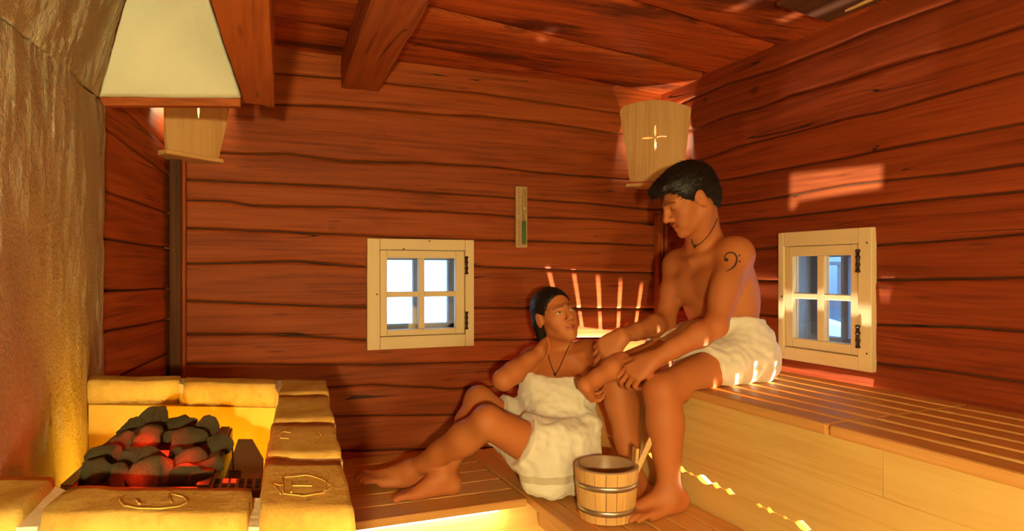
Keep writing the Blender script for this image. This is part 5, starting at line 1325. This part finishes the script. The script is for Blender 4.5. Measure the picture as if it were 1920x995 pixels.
# waist towel
Ft = Field(*bounds([lhip, rhip, lkn.lerp(lhip,0.4), rkn.lerp(rhip,0.4), hipc], 0.24), 0.005)
Ft.ell(hipc+TU*0.03-TF*0.012, (0.178,0.130,0.13), TFR, 0.04)
for h_ in (lhip, rhip): Ft.ball(h_-TF*0.042, 0.118, 0.04)
Ft.ell(hipc+TU*TH*0.33-TF*0.012, (0.152,0.108,0.12), TFR, 0.04)
Ft.cone(lhip, lhip.lerp(lkn, 0.60), 0.108, 0.090, 0.03); Ft.cone(rhip, rhip.lerp(rkn, 0.60), 0.104, 0.086, 0.03)
mid0, mid1 = hipc+TF*0.05+TU*0.02, (lhip.lerp(lkn,0.45)+rhip.lerp(rkn,0.45))/2
Ft.cone(mid0, mid1+TU*0.0, 0.08, 0.05, 0.05)
Ft.cone(C(1345,700,2.30), C(1415,700,2.42), 0.05, 0.05, 0.04)
wp = C(1362,592,2.35); wn_ = (TU*0.92+cdir(0.30,0.2,0.0)*0.0-TF*0.10).normalized()
Ft.cut(C(1368,594,2.35), (TU-TF*0.30).normalized())
dth = ((lkn-lhip).normalized()+(rkn-rhip).normalized()).normalized()
Ft.cut(C(1322,690,2.25), ((lkn-lhip).normalized()*0.95+UP*0.12-cdir(0,0,1)*0.0).normalized())
Ft.cut(Vector((0,0,BENCH+0.002)), -UP)
Vt, Ftc = Ft.mesh(); Vt = relax(Vt, Ftc, 3); nt_ = normals(Vt, Ftc)
fold = np.array([noise.noise(Vector(((Vector(p)-hipc).dot(TF)*9, (Vector(p)-hipc).dot(TU)*22+(Vector(p)-hipc).dot(TF)*12, (Vector(p)-hipc).dot(TL)*9)))+0.5*noise.noise(Vector(p)*38) for p in Vt])
Vt = Vt+nt_*(fold*0.009)[:,None]; Vt[:,2] = np.maximum(Vt[:,2], BENCH+0.001)
tw = quad_obj('waist_towel', Vt, Ftc, [M['towel']], man); tw['label'] = 'white terry towel wrapped round the waist'

# ================================================================== person in the long towel, on the lower platform
Lh, Rh = C(1062,868,2.34), C(1018,852,2.50); Lk, Rk = C(914,790,2.16), C(898,750,2.47); La, Ra = C(772,883,2.34), C(832,893,2.285)
Ls, Rs = C(1104,662,2.47), C(998,676,2.54); Le, Re = C(1164,680,2.25), C(944,712,2.33); Lw, Rw = C(1097,722,2.125), C(1012,660,2.43)
Hc, Sc = (Lh+Rh)/2, (Ls+Rs)/2
VU = (Sc-Hc).normalized(); VL = (Ls-Rs); VL = (VL-VU*VL.dot(VU)).normalized(); VF = VL.cross(VU); VFR = (VL, VF, VU); VH = (Sc-Hc).length
hw_ = C(1041,590,2.46); wfr = frame_of(cdir(0.43,0.22,-0.87), cdir(-0.24,1,0.0)); WS = 0.93
wom = tag(empty('person', Vector((Hc.x, Hc.y, PLAT))), 'person wrapped in a long white towel sitting low with legs stretched out, looking up', 'person')
lo, hi = bounds([Lh, Rh, Lk, Rk, La, Ra, Ls, Rs, Le, Re, hw_, Lw], 0.20); lo[2] = PLAT-0.01
F = Field(lo, hi, 0.004)
F.ell(Hc+VU*0.02, (0.155,0.11,0.095), VFR, 0.04)
for h_ in (Lh, Rh): F.ball(h_-VF*0.02, 0.088, 0.04)
F.ell(Hc+VU*VH*0.38, (0.112,0.088,0.13), VFR, 0.05); F.ell(Hc+VU*VH*0.72, (0.122,0.092,0.14), VFR, 0.05)
for sg in (-1, 1): F.ell(Sc+VL*0.062*sg-VU*0.125+VF*0.072, (0.058,0.050,0.056), VFR, 0.03)
F.cone(Ls-VL*0.025-VU*0.018, Rs+VL*0.025-VU*0.018, 0.050, 0.050, 0.045)
nb = Sc+VU*0.035-VF*0.008
for q in (Ls, Rs): F.cone(nb, q, 0.030, 0.032, 0.03); F.ball(q, 0.045, 0.03)
Pw = head(F, hw_, wfr, WS, 1.3, 0.93)
F.cone(nb-VU*0.02, Pw(0,-0.03,-0.055), 0.044, 0.041, 0.022); F.cone(nb+VF*0.018, Pw(0,0.008,-0.075), 0.032, 0.031, 0.022)
F.cone(Sc+VF*0.050-VU*0.005+VL*0.012, Sc+VF*0.058+VL*0.10+VU*0.006, 0.008, 0.007, 0.02); F.cone(Sc+VF*0.050-VU*0.005-VL*0.012, Sc+VF*0.058-VL*0.10+VU*0.006, 0.008, 0.007, 0.02)
leg(F, Lh, Lk, La, 0.93, -UP, 0.098); leg(F, Rh, Rk, Ra, 0.93, -UP, 0.096)
foot(F, La, -R_*0.98-FW*0.06, PLAT, 1.08, 0.16, left=True); foot(F, Ra, -R_*0.92-FW*0.38, PLAT, 0.98, left=False)
arm(F, Ls, Le, Lw, 0.92, 0.045); arm(F, Rs, Re, Rw, 0.94, 0.046)
hand(F, Lw, cdir(0.30,-0.62,0.70), cdir(0.85,0.3,0.1), cdir(-0.3,0.6,0.6), [(0.9,1.1,0.7)]*4, 0.88, thumb=(0.85,0.2,0.4))
hand(F, Rw, cdir(0.34,0.25,0.90), cdir(0.85,-0.1,-0.3), cdir(-0.2,0.9,-0.3), [(0.5,0.5,0.3)]*4, 0.86, thumb=(0.95,0.25,0.05))
V, Fc = F.mesh(); V = relax(V, Fc, 2, 0.4)
V[:,2] = np.maximum(V[:,2], PLAT+0.0015)
colr = skin_colors(V, Pw, wfr, WS, tuple(c*1.03 for c in SKIN), (0.42,0.065,0.030), True, (0.003,0.0015))
fl = np.array([noise.noise(Vector(p)*7)+0.5*noise.noise(Vector(p)*19) for p in V])[:,None]; colr = colr*(1+0.10*fl*np.array((0.6,1.4,1.6)))
wbody = quad_obj('body', V, Fc, [M['skin']], wom, colr)
wbvh = BVHTree.FromPolygons([tuple(v) for v in V], [tuple(int(i) for i in f_) for f_ in Fc])
WV, WF = hair_shell('hair', Pw, wfr, WS,
   [('ell', ((0,-0.022,0.036), (0.079,0.100,0.086), 0.02)), ('ell', ((0,-0.075,-0.02), (0.066,0.045,0.070), 0.03)), ('cone', ((0.01,-0.10,0.0), (0.012,-0.105,-0.07), 0.042, 0.028, 0.03)),
    ('cone', ((-0.055,-0.055,-0.02), (-0.050,-0.085,-0.115), 0.026, 0.010, 0.02)), ('cone', ((-0.02,-0.09,-0.05), (-0.030,-0.10,-0.145), 0.024, 0.008, 0.02)), ('cone', ((0.05,-0.06,-0.03), (0.05,-0.06,-0.12), 0.026, 0.012, 0.02))],
   [('ell', ((0,0.086,-0.010), (0.074,0.076,0.082), 0.012)), ('ell', ((0.088,0.0,-0.020), (0.026,0.036,0.036), 0.01)), ('ell', ((-0.088,0.0,-0.020), (0.026,0.036,0.036), 0.01))],
   0.003, 0.0018, 120, (1,0.22,0.6), 9, wom)
l_, f_, u_ = wfr; wcen = Pw(0,-0.02,0.04)
def wflow(p, nrm):
    q = p-wcen
    return -f_*0.9-u_*(0.3+max(0, -q.dot(f_))*8)
strands(WV, WF, wfr, 3200, wflow, (0.025, 0.05), wom, 8, -0.03, 0.0010)
rts = []; l_, f_, u_ = wfr
for i in range(70):
    x = rr.uniform(-0.07,0.05); rts.append((Pw(x,-0.06+rr.uniform(-0.03,0.02),-0.05), -u_-f_*0.25+l_*rr.uniform(-0.35,0.15), rr.uniform(0.06,0.12), Vector((0,0,0))))
tufts('hair_tufts', rts, wom, 0.0016)
necklace(wbvh, [(1028,665),(1032,680),(1037,694),(1041,703),(1046,696),(1053,680),(1062,660),(1068,645)], wom, (1041,702))
# long towel: round the torso, over the thighs, hanging to the platform
Ft = Field(*bounds([Lh, Rh, Lh.lerp(Lk,0.6), Rh.lerp(Rk,0.6), Sc, C(980,910,2.2)], 0.20), 0.005)
Ft.ell(Hc+VU*0.02, (0.172,0.132,0.12), VFR, 0.04); Ft.ell(Hc+VU*VH*0.36, (0.150,0.128,0.19), VFR, 0.06); Ft.ell(Hc+VU*VH*0.64, (0.138,0.108,0.17), VFR, 0.06)
Ft.cone(Hc+VU*VH*0.5+VF*0.03, Lh.lerp(Lk,0.25)+UP*0.01, 0.10, 0.10, 0.06)
for sg in (-1, 1): Ft.ell(Sc+VL*0.062*sg-VU*0.125+VF*0.068, (0.070,0.062,0.066), VFR, 0.04)
for h_ in (Lh, Rh): Ft.ball(h_-VF*0.02, 0.104, 0.04)
Ft.cone(Lh, Lh.lerp(Lk, 0.62), 0.112, 0.098, 0.03); Ft.cone(Rh, Rh.lerp(Rk, 0.66), 0.108, 0.094, 0.03)
Ft.cone(Lh.lerp(Lk,0.35), Rh.lerp(Rk,0.35), 0.08, 0.08, 0.05)
# hanging part in front
for (x, y0, y1, Z0, Z1, r0, r1) in ((992,840,905,2.19,2.21,0.030,0.034),(1020,825,908,2.20,2.20,0.045,0.040),(1050,815,910,2.23,2.20,0.05,0.040),(1080,815,905,2.27,2.24,0.05,0.040),(1106,800,880,2.33,2.31,0.045,0.040)):
    a, b = C(x, y0, Z0), C(x, y1, Z1); b.z = max(b.z, PLAT+r1*0.3); Ft.cone(a, b, r0, r1, 0.04)
Ft.cut(C(1045,706,2.40), (VU*1.0-VL*0.02).normalized())
e0, e1, e2 = C(962,738,2.42), C(988,845,2.14), C(976,912,2.16)
nn_ = (e1-e0).cross(e2-e0).normalized(); 
nn_ = ((Lk-Lh).normalized()*0.85+(Rk-Rh).normalized()*0.5-UP*0.25).normalized()
Ft.cut(C(984,850,2.16), nn_); Ft.cut(Vector((0,0,PLAT+0.002)), -UP)
Vt, Ftc = Ft.mesh(); Vt = relax(Vt, Ftc, 3); nt_ = normals(Vt, Ftc)
q_ = Vt-nv(Hc); ua, fa, la = q_@nv(VU), q_@nv(VF), q_@nv(VL)
up_w = np.clip((ua-0.10)/0.10, 0, 1)
fold = np.array([noise.noise(Vector((a*26+c*9, b*5, c*5)))*w_ + (1-w_)*noise.noise(Vector((c*24+b*10, b*14, a*7+3))) + 0.35*noise.noise(Vector((a*40, b*40, c*40))) for a, b, c, w_ in zip(ua, fa, la, up_w)])
Vt = Vt+nt_*(fold*0.014)[:,None]; Vt[:,2] = np.maximum(Vt[:,2], PLAT+0.001)
fz = Vt[Ftc].mean(1); mi = ((fz[:,2] > PLAT+0.075) & (fz[:,2] < PLAT+0.100) & ((fz-nv(Hc))@nv(VF) > 0.02)).astype(np.int32)
tw = quad_obj('body_towel', Vt, Ftc, [M['towel'], M['towelband']], wom, None, mi); tw['label'] = 'long white terry towel with a woven border'
